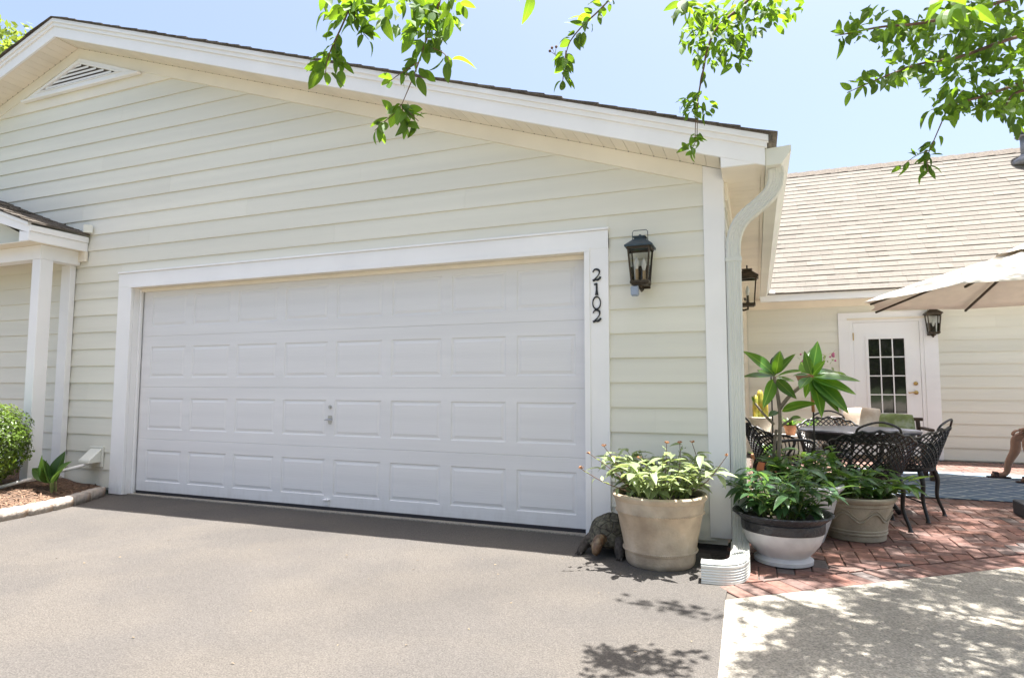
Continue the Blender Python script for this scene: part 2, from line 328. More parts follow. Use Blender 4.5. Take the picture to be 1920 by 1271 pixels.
for n,(d,c,rz,cut) in enumerate(cand):
    Mw=Matrix.Translation((c[0],c[1],G+U(-.0015,.004)))@Matrix.Rotation(rz+U(-.012,.012),4,'Z')@Matrix.Rotation(U(-.006,.006),4,'X')
    me=random.choice(BM)
    if cut:
        me=me.copy(); b=bmesh.new(); b.from_mesh(me); inv=Mw.inverted()
        co=Vector((A0[0]-uy*.222,A0[1]+ux*.222,G)); no=Vector((uy,-ux,0))
        bmesh.ops.bisect_plane(b,geom=b.verts[:]+b.edges[:]+b.faces[:],plane_co=inv@co,plane_no=inv.to_3x3()@no,clear_outer=True)
        if len(b.verts)<4: b.free(); continue
        ed=[e for e in b.edges if len(e.link_faces)==1]
        if ed: bmesh.ops.holes_fill(b,edges=ed)
        b.to_mesh(me); b.free()
    if n<300: inst('brick',me,pat,Mw)
    else: rest.add([Mw@v.co for v in me.vertices],[tuple(p.vertices) for p in me.polygons])
BRI=mat('clay_brick_far',(.15,.08,.06),.85,.3,9,.3,40,c2=(.16,.115,.10),c2s=6)
o=rest.build('far_bricks',BRI,pat); o['kind']='stuff'

# ------------------------------------------------------------ garage building
SL=.3326
def zs(x): return 4.924-SL*abs(x+1.201)           # soffit / frieze line of the gable
gar=thing('garage_building',(2.2,.1,G),'pale yellow sided garage with wide gable front and white double door','garage')
def siding(par,zlist,xa_fn,xb_fn,ywall,sgn=-1,axis='x',splits=True,start=0):
    # lapped boards; each board a mesh of its own
    for i,(z0,z1) in enumerate(zlist):
        segs=xa_fn(z0,z1)
        for (a0,a1,b0,b1) in segs:          # bottom-left, top-left, bottom-right, top-right along axis
            cuts=[]
            if splits:
                c=math.floor(min(a0,a1)/3.66)*3.66+(i*1.31+start)%3.66
                while c<max(b0,b1):
                    if c>max(a0,a1)+.25 and c<min(b0,b1)-.25: cuts.append(c)
                    c+=3.66
            L=[(a0,a1)]+[(c+.0004,c+.0004) for c in cuts]; Rr=[(c-.0004,c-.0004) for c in cuts]+[(b0,b1)]
            for (l0,l1),(q0,q1) in zip(L,Rr):
                b=MB(); zt=z1+.012
                f0,f1=ywall-.020,ywall-.007      # front at bottom / top
                pts=[(l0,f0,z0),(q0,f0,z0),(q1,f1,zt),(l1,f1,zt)]
                bk=[(l0,f0+.0105,z0),(q0,f0+.0105,z0),(q1,f1+.0045,zt),(l1,f1+.0045,zt)]
                if axis=='y': tr=lambda q:(5.735-.005-(q[1]-ywall),q[0],q[2])
                else: tr=lambda q:q
                fc=[(0,1,2,3),(7,6,5,4),(0,4,5,1),(1,5,6,2),(2,6,7,3),(3,7,4,0)]
                if axis=='y': fc=[f[::-1] for f in fc]
                b.add([tr(q) for q in pts+bk],fc); b.build('siding_board',SIDE,par)
zl=[.027+.1812*k for k in range(13)]; zl=[.027]+[.208+.1812*k for k in range(12)]
up=[2.2012+.17573*k for k in range(1,13)]
edges=zl+up                                   # ends at 4.31
rows=list(zip(edges[:-1],edges[1:]))
def xr(z): return -1.201+(4.924-.055-z)/SL
def segs(z0,z1):
    R0,R1=min(5.64,xr(z0)),min(5.64,xr(z1+.012)); L0,L1=max(-5.2,-2.402-xr(z0)),max(-5.2,-2.402-xr(z1+.012))
    if z1<2.27: return [(-5.2,-5.2,-.34,-.34),(4.90,4.90,5.64,5.64)]
    if z0<2.27: return [(-5.2,-5.2,-.34,-.34),(4.90,4.90,5.64,5.64)]+[(-.34,-.34,4.90,4.90)]*0+[]
    return [(L0,L1,R0,R1)]
rows=[r for r in rows]
siding(gar,rows,segs,None,.032)
b=MB()
# row behind the head trim: fill above the trim
z0,z1=[r for r in rows if r[0]<2.27<=r[1]][0]
b.add([(-.34,.012,2.265),(4.90,.012,2.265),(4.90,.025,z1+.012),(-.34,.025,z1+.012),(-.34,.02,2.265),(4.9,.02,2.265),(4.9,.029,z1+.012),(-.34,.029,z1+.012)],[(0,1,2,3),(7,6,5,4),(0,4,5,1),(1,5,6,2),(2,6,7,3),(3,7,4,0)]); b.build('siding_board',SIDE,gar)
# wall core
b=MB(); yc0,yc1=.034,.12
b.prism([(-8.1,yc0,0),(-.20,yc0,0),(-.20,yc0,2.15),(4.76,yc0,2.15),(4.76,yc0,0),(5.71,yc0,0),(5.71,yc0,2.58),(-1.201,yc0,4.90),(-8.1,yc0,2.58)],(0,yc1-yc0,0)); b.build('wall_core',SIDE,gar)
MB().box(5.62,5.72,.125,6.74,0,2.6).build('wall_core',SIDE,gar)
siding(gar,[r for r in rows if r[1]<2.6],lambda a,c:[(.11,.11,6.66,6.66)],None,.017,axis='y',start=1)
# gable panel above the siding (flat), vent
b=MB(); zt=4.3105; xl=-2.402-xr(zt)-.0; b.prism([(xl-.1,.006,zt),(xr(zt)+.1,.006,zt),(-1.201,.006,4.90)],(0,.022,0)); b.build('gable_panel',FRIE,gar)
def rake(o0,o1,y0,y1,xe,name,m,par,xl=-8.3,bev=.002):     # a pair of boards following the gable, between vertical offsets o0..o1 of the soffit line
    for sgn in (1,-1):
        X=xe if sgn>0 else xl
        b=MB(); b.prism([(-1.201,y0,4.924+o0),(X,y0,zs(X)+o0),(X,y0,zs(X)+o1),(-1.201,y0,4.924+o1)],(0,y1-y0,0)); b.build(name,m,par,bevel=bev)
rake(-.124,.0035,-.004,.030,5.5975,'frieze_board',FRIE,gar)
rake(.0,.119,-.270,-.248,6.012,'fascia_board',TRIM,gar)
rake(.1175,.158,-.286,-.252,6.025,'shadow_board',TRIM,gar)
rake(.1565,.198,-.302,-.256,6.035,'crown_board',TRIM,gar)
# rake soffit: strips with recessed grooves
for sgn in (1,-1):
    cs=1/math.sqrt(1+SL*SL); n=76 if sgn>0 else 60
    for k in range(n):
        t0=.012+k*.0985; x0=-1.201+sgn*t0*cs; x1=-1.201+sgn*(t0+.0955)*cs
        if sgn>0 and x1>5.734: x1=5.734
        if sgn>0 and x0>5.72: break
        b=MB(); b.prism([(x0,-.247,zs(x0)+.004),(x1,-.247,zs(x1)+.004),(x1,-.247,zs(x1)+.012),(x0,-.247,zs(x0)+.012)],(0,.243,0)); b.build('soffit_strip',SOFF,gar)
    b=MB(); X=5.733 if sgn>0 else -8.3; b.prism([(-1.201,-.247,4.924+.0125),(X,-.247,zs(X)+.0125),(X,-.247,zs(X)+.02),(-1.201,-.247,4.924+.02)],(0,.27,0)); b.build('soffit_backing',FRIE,gar)
# dark vent holes at the foot of every groove
b=MB()
for k in range(1,73):
    t=.012+k*.0985-.0015; x=-1.201+t*cs
    if x<5.7: b.ball((x,-.010,zs(x)+.004),.0045,6,4)
    if k<30: x=-1.201-t*cs; b.ball((x,-.010,zs(x)+.004),.0045,6,4)
b.build('soffit_vent_holes',DARKGAP,gar)['kind']='stuff'
# cornice return at the right corner
b=MB(); xi=-1.201+(4.924-2.545)/SL; b.prism([(5.735,-.268,2.545),(xi,-.268,2.545),(5.735,-.268,zs(5.735)-.001)],(0,.02,0)); b.build('cornice_return',TRIM,gar)
b=MB().box(5.735,6.012,-.246,.02,2.545,2.551); b.build('return_soffit',SOFF,gar)
# eave on the right: soffit strips, fascia, frieze
for k in range(64):
    y0=.025+k*.0985
    MB().box(5.742,5.985,y0,y0+.0955,2.547,2.555).build('soffit_strip',SOFF,gar)
MB().box(5.74,6.0,.02,6.4,2.556,2.562).build('soffit_backing',FRIE,gar)
MB().box(5.988,6.011,-.246,6.40,2.540,2.69).build('fascia_board',SOFF,gar)
MB().box(5.742,5.764,.075,6.70,2.42,2.546).build('frieze_board',SOFF,gar)
# corner boards
MB().prism([(5.598,-.001,.05),(5.738,-.001,.05),(5.738,-.001,zs(5.738)+.003),(5.598,-.001,zs(5.598)+.003)],(0,.023,0)).build('corner_board',TRIM,gar,bevel=.002)
MB().box(5.716,5.7405,.0225,.11,.05,2.546).build('corner_board',TRIM,gar,bevel=.002)
MB().box(5.735,5.80,6.62,6.722,.0,2.54).build('corner_board',SOFF,gar,bevel=.002)
# roof slab and shingles at the verge
for sgn in (1,-1):
    X=6.06 if sgn>0 else -8.4
    b=MB(); b.prism([(-1.201,-.308,4.924+.199),(X,-.308,zs(X)+.199),(X,-.308,zs(X)+.206),(-1.201,-.308,4.924+.206)],(0,9.4,0)); o=b.build('roof',SHD,gar)
    for k in range(54):
        t=k*.143; x1=-1.201+sgn*(t)*cs; x0=-1.201+sgn*(t+.30)*cs
        if abs(x0)>8.5 or (sgn>0 and x0>6.09): x0=6.09 if sgn>0 else x0
        if sgn>0 and x1>6.05: break
        th=U(.006,.016); lift=.0065
        a0=(x0,-.314-U(0,.012),zs(x0)+.2005+.0085+lift*.3); a1=(x1,a0[1],zs(x1)+.2045)
        b=MB(); b.prism([a0,a1,(a1[0],a1[1],a1[2]+.004),(a0[0],a0[1],a0[2]+th)],(0,U(.5,1.0),0)); b.build('shingle',SHD,o)
MB().prism([(6.035,-.306,zs(6.035)+.155),(6.058,-.306,zs(6.058)+.155),(6.058,-.306,zs(6.058)+.20),(6.035,-.306,zs(6.035)+.20)],(0,6.7,0)).build('drip_edge',SHD,gar)
# gable vent
vent=MB(); o0=[(-2.105,4.452),(-.155,4.483-.02),(-1.14,4.835)]
o0=[(-2.10,4.455),(-.19,4.455),(-1.15,4.79)]; i0=[(-1.80,4.512),(-.52,4.512),(-1.16,4.732)]
def ring(b,o,i,y0,y1):
    for k in range(3):
        a,c,d,e=o[k],o[(k+1)%3],i[(k+1)%3],i[k]; b.prism([(q[0],y0,q[1]) for q in (a,c,d,e)],(0,y1-y0,0))
ring(vent,o0,i0,-.022,.004); gv=vent.build('gable_vent',TRIM,gar,bevel=.003)
im=[(-1.87,4.50),(-.44,4.50),(-1.155,4.752)]
b=MB(); ring(b,im,i0,-.034,-.0225); b.build('vent_moulding',TRIM,gv,bevel=.003)
MB().box(-2.12,-.17,-.048,.004,4.428,4.453).build('vent_sill',TRIM,gv,bevel=.006)
MB().prism([(-1.80,.001,4.512),(-.52,.001,4.512),(-1.16,.001,4.732)],(0,.003,0)).build('vent_screen',mat('vent_mesh',(.14,.12,.10),.9),gv)
for k in range(5):
    z=4.520+k*.043; f=(4.732-z-.03)/.22; 
    if f<=.02: break
    x0=-1.16-.64*f-.02; x1=-1.16+.64*f+.02
    b=MB(); b.add([(x0,-.024,z),(x1,-.024,z),(x1,-.018,z+.029),(x0,-.018,z+.029),(x0+.03,-.001,z+.030),(x1-.03,-.001,z+.030),(x1-.03,-.0005,z+.040),(x0+.03,-.0005,z+.040)],[(0,1,5,4),(3,2,1,0),(7,6,2,3),(0,4,7,3),(1,2,6,5),(4,5,6,7)]); b.build('louvre_slat',TRIM,gv)
# door trim
MB().box(-.352,-.158,-.001,.032,-.028,2.245).build('door_trim',TRIM,gar,bevel=.002)
MB().box(4.735,4.908,-.001,.032,-.028,2.245).build('door_trim',TRIM,gar,bevel=.002)
MB().box(-.352,4.908,-.0025,.032,2.1205,2.262).build('door_head_trim',TRIM,gar,bevel=.002)
MB().box(-.356,4.913,-.014,.032,2.263,2.281).build('drip_cap',TRIM,gar,bevel=.002)
MB().box(-.177,4.768,-.010,.0,2.1055,2.136).build('head_stop',TRIM,gar,bevel=.002)
MB().box(4.722,4.766,-.010,.0,-.025,2.105).build('jamb_stop',TRIM,gar,bevel=.002)
MB().box(-.20,-.157,.033,.17,-.03,2.11).build('jamb',TRIM,gar)
MB().box(4.734,4.78,.033,.17,-.03,2.11).build('jamb',TRIM,gar)
MB().box(-.156,4.733,.0005,.17,2.1055,2.1195).build('head_jamb',SOFF,gar)
MB().box(-.156,-.132,.094,.126,-.03,2.105).build('weather_strip',TRIM,gar,bevel=.003)
MB().box(4.71,4.733,.094,.126,-.03,2.105).build('weather_strip',TRIM,gar,bevel=.003)
MB().box(-.13,4.71,.094,.126,2.073,2.105).build('weather_strip',SOFF,gar,bevel=.003)
MB().box(-.2,4.78,.061,.30,-.09,-.026).build('threshold',CONC,gar)
# sectional door
S=.5334; pp,pw=.5888,.4926; yd=.13
dr=MB().box(-.14,4.73,yd+.0065,yd+.045,-.012,2.115).build('garage_door',DOORM,gar)
hp=.322
def panelmesh():
    b=MB(); rings=[(0,0),(.007,.007),(.014,.008),(.040,.001),(.046,.0015)]
    vs_=[];fs=[]
    for ins,dy in rings: vs_+=[(ins,dy,ins),(pw-ins,dy,ins),(pw-ins,dy,hp-ins),(ins,dy,hp-ins)]
    for k in range(len(rings)-1):
        for j in range(4): fs.append((4*k+j,4*k+(j+1)%4,4*k+4+(j+1)%4,4*k+4+j))
    n=4*(len(rings)-1); fs.append((n,n+1,n+2,n+3)); return b.add(vs_,fs).mesh('door_panel',DOORM)
PM=panelmesh()
for k in range(4):
    z0,z1=k*S+.0008,(k+1)*S-.0008; a=z0+.100; c=a+hp
    b=MB(); x0,x1=-.118,4.728
    def q(xa,xb,za,zb): b.add([(xa,yd,za),(xb,yd,za),(xb,yd,zb),(xa,yd,zb)],[(0,1,2,3)])
    q(x0,x1,z0+.003,a); q(x0,x1,c,z1-.003); q(x0,0,a,c); q(7*pp+pw,x1,a,c)
    for j in range(7): q(j*pp+pw,(j+1)*pp,a,c)
    b.add([(x0,yd,z1-.003),(x1,yd,z1-.003),(x1,yd+.005,z1+.0008),(x0,yd+.005,z1+.0008)],[(0,1,2,3)]); b.add([(x0,yd+.005,z0-.0008),(x1,yd+.005,z0-.0008),(x1,yd,z0+.003),(x0,yd,z0+.003)],[(0,1,2,3)])
    b.add([(x0,yd,z0+.006),(x0,yd,z1-.006),(x0,yd+.017,z1),(x0,yd+.017,z0)],[(0,1,2,3)])
    b.build('door_section',DOORM,dr)
    for j in range(8): inst('door_panel',PM,dr,Matrix.Translation((j*pp,yd,a)))
MB().box(-.125,4.73,yd-.003,yd+.04,-.030,.0015).build('bottom_seal',RUB,dr,bevel=.004)
hx=3*pp+pw+.048
b=MB(); b.cur=0; b.tube([(hx,yd,S+.36),(hx,yd-.010,S+.36)],.017,14); b.tube([(hx,yd-.011,S+.36),(hx,yd-.015,S+.36)],.010,12); b.build('door_lock',STEEL,dr)
b=MB(); z=S+.245; b.prism([(hx-.020,yd-.004,z+.038),(hx+.020,yd-.004,z+.038),(hx+.026,yd-.004,z),(hx+.014,yd-.004,z-.040),(hx-.014,yd-.004,z-.040),(hx-.026,yd-.004,z)],(0,.003,0)); b.tube([(hx,yd-.004,z),(hx,yd-.028,z)],.008,10); b.tube([(hx-.042,yd-.028,z-.004),(hx-.02,yd-.031,z+.001),(hx,yd-.033,z+.002),(hx+.02,yd-.031,z+.001),(hx+.042,yd-.028,z-.004)],[.004,.006,.008,.006,.004],8); b.build('turn_handle',STEEL,dr)
b=MB(); b.box(hx-.012-.032,hx-.012+.032,yd-.030,yd,.063,.068); b.box(hx-.012-.028,hx-.012+.028,yd-.006,yd,.018,.063); b.build('lift_handle',TRIM,dr)
# gutter along the right eave and its downspout
def kprof(): return [(0,0),(0,.108),(-.004,.108),(-.004,.004),(-.088,.004),(-.104,.030),(-.122,.055),(-.148,.088),(-.148,.112),(-.138,.112),(-.138,.118),(-.155,.118),(-.155,.084),(-.128,.050),(-.110,.025),(-.094,0)]
b=MB(); prof=[(-a,z) for a,z in kprof()]
b.sweep([(6.014,-.250,2.526),(6.014,6.26,2.540)],prof,Vector((0,0,1))); gt=b.build('gutter',GUT,gar)
b=MB(); b.prism([(6.014,-.2505,2.528),(6.108,-.2505,2.528),(6.125,-.2505,2.552),(6.166,-.2505,2.614),(6.168,-.2505,2.646),(6.014,-.2505,2.638)],(0,-.003,0)); b.build('gutter_end_cap',GUT,gt)
def rib(w_,d_,n=5,dep=.004):      # ribbed rectangular pipe section
    pts=[]; c=.012
    def side(p,q):
        p=Vector(p);q=Vector(q);t=(q-p);nn=Vector((t.y,-t.x)).normalized()
        for k in range(n):
            for u,h in ((k/n+.08,0),(k/n+.16,-dep),(k/n+.24,0)): pts.append(p+t*(u+ .3/n)+nn*h)
    w2,d2=w_/2,d_/2
    pts.append(Vector((-w2+c,-d2))); side((-w2+c,-d2),(w2-c,-d2)); pts.append(Vector((w2-c,-d2)))
    pts+= [Vector((w2,-d2+c))]; side((w2,-d2+c),(w2,d2-c)); pts+=[Vector((w2,d2-c)),Vector((w2-c,d2)),Vector((-w2+c,d2)),Vector((-w2,d2-c)),Vector((-w2,-d2+c))]
    return [(q.x,q.y) for q in pts]
def rect(w_,d_,n): # simple ribbed profile
    return rib(w_,d_,n)
RP=rib(.100,.074,5,.0035)
def spath(pts,n=6):
    pts=[Vector(q) for q in pts]; out=[]
    for i in range(len(pts)-1):
        p0=pts[max(i-1,0)];p1=pts[i];p2=pts[i+1];p3=pts[min(i+2,len(pts)-1)]
        for k in range(n):
            t=k/n; out.append(.5*((2*p1)+(-p0+p2)*t+(2*p0-5*p1+4*p2-p3)*t*t+(-p0+3*p1-3*p2+p3)*t**3))
    out.append(pts[-1]); return out
# path in the plane of the wall corner: from gutter outlet, S-bend, straight down, foot elbow forward
SP=[(6.075,-.16,2.535),(6.078,-.145,2.49),(6.072,-.13,2.44),(6.045,-.11,2.385),(5.99,-.085,2.335),(5.925,-.055,2.29),(5.865,-.03,2.245),(5.825,-.008,2.19),(5.801,.012,2.12),(5.793,.020,2.04),(5.793,.022,1.96)]
pth=spath(SP,4); b=MB(); vs_=[]
# crimped elbows: tiny steps along the bends
def pipe(path,name,par,crimp,mat_=GUTW,prof=RP,up=Vector((0,-1,0))):
    b=MB(); n=len(prof); vs_=[];fs=[]
    for i,q in enumerate(path):
        t=(path[min(i+1,len(path)-1)]-path[max(i-1,0)]).normalized(); u=up if not callable(up) else up(i/(len(path)-1)); u=(u-t*u.dot(t)).normalized(); sd_=u.cross(t); s_=1-(.045 if crimp and i%2 else 0)
        for a,c in prof: vs_.append(q+sd_*a*s_-u*c*s_)
    k=len(path)
    for i in range(k-1):
        for j in range(n): fs.append((i*n+j,i*n+(j+1)%n,(i+1)*n+(j+1)%n,(i+1)*n+j))
    fs+=[tuple(range(n)),tuple((k-1)*n+j for j in range(n))][:0 if name=='foot_elbow' else 2]
    b.add(vs_,fs); o=b.build(name,mat_,par); bm=bmesh.new(); bm.from_mesh(o.data); bmesh.ops.recalc_face_normals(bm,faces=bm.faces); bm.to_mesh(o.data); bm.free(); return o
ds=pipe([Vector((5.793,.022,z)) for z in (1.99,1.2,.30)],'downspout',gar,False)
pipe(pth,'elbow',ds,True)
foot=spath([(5.793,.021,.345),(5.793,.018,.26),(5.794,-.005,.165),(5.796,-.06,.085),(5.796,-.14,.045),(5.793,-.23,.030)],5)
pipe(foot,'elbow',ds,True,prof=rib(.106,.080,5,.0035),up=lambda t:Vector((0,-1,0)) if t<.02 else Vector((0,-math.cos(t*1.5),math.sin(t*1.5))))
f2=spath([(5.795,-.17,.026),(5.800,-.40,.024),(5.795,-.57,.022),(5.762,-.67,.022),(5.70,-.715,.022),(5.595,-.725,.022)],5)
pipe(f2,'foot_elbow',ds,False,prof=rib(.112,.112,6,.005),up=Vector((0,0,1)))
MB().box(5.7395,5.848,-.018,.064,1.955,1.985).build('downspout_strap',GUTW,ds,bevel=.002)

# ------------------------------------------------------------ house wing at the back
wing=thing('house_wing',(9,6.9,0),'pale yellow sided house wing with tan shingle roof and glazed white door','house')
YW=6.75
wz=[-.012+.1815*k for k in range(15)]
def wsegs(z0,z1):
    if z0<2.2: return [(5.805,5.805,7.20,7.20),(8.53,8.53,13,13)]
    return [(5.805,5.805,13,13)]
siding(wing,list(zip(wz[:-2],wz[1:-1])),wsegs,None,YW,start=2.2)
MB().box(5.74,13,YW,YW+.12,-.03,2.6).build('wall_core',SIDE,wing)
MB().box(5.80,13,YW-.028,YW-.001,2.387,2.548).build('frieze_board',SOFF,wing,bevel=.002)
for k in range(66):
    x0=5.86+k*.0985
    if x0<11.5: MB().box(x0,x0+.0955,6.375,YW-.03,2.549,2.556).build('soffit_strip',SOFF,wing)
MB().box(5.8,13,6.36,YW,2.557,2.563).build('soffit_backing',FRIE,wing)
MB().box(5.99,13,6.352,6.374,2.535,2.66).build('fascia_board',TRIM,wing)
b=MB(); b.sweep([(6.02,6.350,2.470),(13,6.350,2.470)],[(a,z) for a,z in kprof()][::-1],Vector((0,0,1))); gw=b.build('gutter',TRIM,wing); 
bm=bmesh.new(); bm.from_mesh(gw.data); bmesh.ops.recalc_face_normals(bm,faces=bm.faces); bm.to_mesh(gw.data); bm.free()
b=MB(); b.lathe([(.0,0),(.06,.0),(.055,.03),(.03,.055),(.0,.06)],(6.20,6.33,2.585),14); b.build('splash_guard',GREYP if False else TRIM,gw,True)
# roof
RS=1.0; Y0,Z0=6.30,2.60; RY=9.13
def rz_(y): return Z0+RS*(y-Y0)
rf=MB().prism([(-2,Y0,Z0-.02),(-2,RY,rz_(RY)-.02),(-2,2*RY-Y0,Z0-.02)],(15,0,0)).build('roof',SHL,wing)
c45=math.cos(math.atan(RS)); rowsN=int((RY-Y0)/c45/.1435)+1; sh=[]
for r in range(rowsN):
    x=6.0+U(-.3,0)
    while x<11.9:
        wd=random.choice((.14,.18,.24,.30,.36)); 
        y=Y0+r*.1435*c45-.006; th=random.choice((.005,.0055,.006,.007,.010)); sh.append((r,x,wd,y,th)); x+=wd+.0015
def shingle(x,wd,y,th):
    L=.165; z=rz_(y)-.0185; n=Vector((0,-c45,c45)); d=Vector((0,c45,c45)); p=Vector((x,y,z+.018)); 
    b=MB(); q=[p,p+Vector((wd,0,0)),p+Vector((wd,0,0))+d*L,p+d*L]
    b.add([q[0]-n*.012,q[1]-n*.012,q[2]-n*.014,q[3]-n*.014,q[0]+n*th,q[1]+n*th,q[2]-n*.004,q[3]-n*.004],[(4,5,6,7),(0,1,5,4),(1,2,6,5),(2,3,7,6),(3,0,4,7),(3,2,1,0)]); return b
def seen(x,y,z):
    v=Vector((x,y,z))-CAM; fx=v.dot(RT)/v.dot(FW)*FPX+960; return 1440<fx<1930
vis=[s for s in sh if seen(s[1]+s[2]/2,s[3],rz_(s[3]))]
vis.sort(key=lambda s:-(s[2])*(1.0-.3*(s[0]/28)))
first=set(map(id,vis[:300])); rest=MB()
for s in sh:
    if id(s) in first: shingle(*s[1:]).build('shingle',SHL,rf)
    else: 
        q=shingle(*s[1:]); rest.add(q.v,q.f)
SHI=SHL.copy(); SHI.name='tan_shingle_rest'
t=SHI.node_tree
for n_ in list(t.nodes):
    if n_.type=='OBJECT_INFO':
        g=t.nodes.new('ShaderNodeNewGeometry')
        for l in list(n_.outputs['Random'].links): t.links.new(g.outputs['Random Per Island'],l.to_socket)
o=rest.build('far_shingles',SHI,rf); o['kind']='stuff'
b=MB(); 
for k in range(46):
    x=-1+k*.30; b.add([(x,RY-.12,rz_(RY)-.11),(x+.32,RY-.12,rz_(RY)-.098),(x+.32,RY,rz_(RY)+.030),(x,RY,rz_(RY)+.016),(x,RY+.12,rz_(RY)-.11),(x+.32,RY+.12,rz_(RY)-.098),],[(0,1,2,3),(3,2,5,4),(1,0,4,5)])
b.build('ridge_cap',SHD,rf)
b=MB(); vx,vy=10.50,8.78; vz=rz_(vy); VG=mat('vent_pipe_grey',(.20,.21,.23),.5,.2,10)
b.lathe([(.24,-.06),(.20,.03),(.105,.10),(.10,.12)],(vx,vy,vz),24); b.lathe([(.085,.0),(.085,.50)],(vx,vy,vz),24); b.lathe([(.15,.44),(.16,.455),(.10,.47)],(vx,vy,vz),24); b.lathe([(.10,.50),(.165,.51),(.155,.545),(.06,.59)],(vx,vy,vz),24); b.build('flue_pipe',VG,rf,True)
# glazed door
MB().box(7.182,7.345,YW-.040,YW-.001,-.02,2.16).build('door_trim',TRIM,wing,bevel=.002)
MB().box(8.358,8.546,YW-.040,YW-.001,-.02,2.16).build('door_trim',TRIM,wing,bevel=.002)
MB().box(7.182,8.546,YW-.043,YW-.001,2.1605,2.275).build('door_head_trim',TRIM,wing,bevel=.002)
MB().box(7.31,8.39,YW-.058,YW-.044,2.155,2.185).build('drip_cap',SOFF,wing)
MB().box(7.346,7.392,YW-.030,YW-.001,0,2.16).build('jamb',TRIM,wing); MB().box(8.306,8.357,YW-.030,YW-.001,0,2.16).build('jamb',TRIM,wing); MB().box(7.392,8.306,YW-.030,YW-.001,2.112,2.16).build('jamb',TRIM,wing)
wd_=MB(); X0,X1,ZB,ZT=7.395,8.303,.02,2.108; gx0,gx1,gz0,gz1=7.602,8.096,.38,1.845
for a in ((X0,gx0-.04,ZB,ZT),(gx1+.04,X1,ZB,ZT),(gx0-.04,gx1+.04,gz1+.04,ZT),(gx0-.04,gx1+.04,ZB,gz0-.04)): wd_.box(a[0],a[1],YW-.022,YW-.002,a[2],a[3])
dw=wd_.build('glazed_door',TRIM,wing)
b=MB()
for a in ((gx0-.04,gx0,gz0-.04,gz1+.04),(gx1,gx1+.04,gz0-.04,gz1+.04),(gx0,gx1,gz1,gz1+.04),(gx0,gx1,gz0-.04,gz0)): b.box(a[0],a[1],YW-.034,YW-.003,a[2],a[3])
b.build('glazing_frame',TRIM,dw)
mw=.016; cw=(gx1-gx0-2*mw)/3; ch=(gz1-gz0-4*mw)/5
for i in range(3):
    for j in range(5):
        xa=gx0+i*(cw+mw); za=gz0+j*(ch+mw)
        o=MB().add([(0,0,0),(cw,0,0),(cw,0,ch),(0,0,ch)],[(0,1,2,3)]); o.v=[Vector((xa+q.x+0,YW-.010+U(-.0006,.0006),za+q.z)) for q in o.v]; o.build('pane',PANE,dw)
for i in (1,2): x=gx0+i*cw+(i-1)*mw; MB().box(x,x+mw,YW-.024,YW-.008,gz0,gz1).build('glazing_bar',TRIM,dw)
for j in (1,2,3,4): z=gz0+j*ch+(j-1)*mw; MB().box(gx0,gx1,YW-.0235,YW-.008,z,z+mw).build('glazing_bar',TRIM,dw)
b=MB(); b.tube([(8.225,YW-.022,1.0),(8.225,YW-.045,1.0)],.030,16); b.tube([(8.225,YW-.045,1.0),(8.18,YW-.060,1.004),(8.13,YW-.062,.995),(8.115,YW-.06,1.005)],[.011,.010,.009,.007],8); b.build('door_lever',BRASS,dw,True)
b=MB(); b.tube([(8.225,YW-.022,1.14),(8.225,YW-.040,1.14)],.030,16); b.tube([(8.225,YW-.040,1.14),(8.225,YW-.046,1.14)],.016,12); b.build('dead_bolt',BRASS,dw,True)
MB().tube([(7.393,YW-.034,1.83),(7.393,YW-.034,1.95)],.008,8).build('hinge',BRASS,dw)
MB().box(7.38,8.32,YW-.09,YW-.001,-.034,.018).build('sill',mat('sill_wood',(.22,.17,.11),.7),wing)

# ------------------------------------------------------------ entry porch at the left
po=thing('entry_porch',(-1.6,-.3,0),'white posted porch with small shingled roof at left of garage door','porch')
MB().box(-1.12,-.99,-.40,-.27,-.03,2.40).build('column',TRIM,po,bevel=.004)
MB().box(-4.41,-4.28,-.40,-.27,-.03,2.40).build('column',TRIM,po,bevel=.004)
MB().box(-1.20,-1.052,-.052,-.002+.012,-.03,2.40).build('pilaster',TRIM,po,bevel=.004)
MB().box(-1.123,-.987,-.403,.008,2.4005,2.549).build('beam',TRIM,po,bevel=.003)
MB().box(-4.413,-4.277,-.403,.008,2.4005,2.549).build('beam',TRIM,po,bevel=.003)
MB().box(-4.276,-1.124,-.400,-.275,2.4005,2.549).build('beam',TRIM,po,bevel=.003)
MB().box(-.986,-.872,-.02,.008,2.436,2.549).build('frieze_board',SOFF,po,bevel=.002)
MB().box(-4.5,-.905,-.55,.008,2.55,2.558).build('soffit',SOFF,po)
PSL=.342; PX=-2.70
def pz(x): return 2.76+.006-PSL*(abs(x-PX)-abs(-.947-PX))
MB().box(-.905,-.880,-.575,.008,2.545,2.640).build('fascia_board',TRIM,po,bevel=.002)
MB().box(-.905,-.866,-.585,.008,2.6405,2.705).build('crown_board',TRIM,po,bevel=.004)
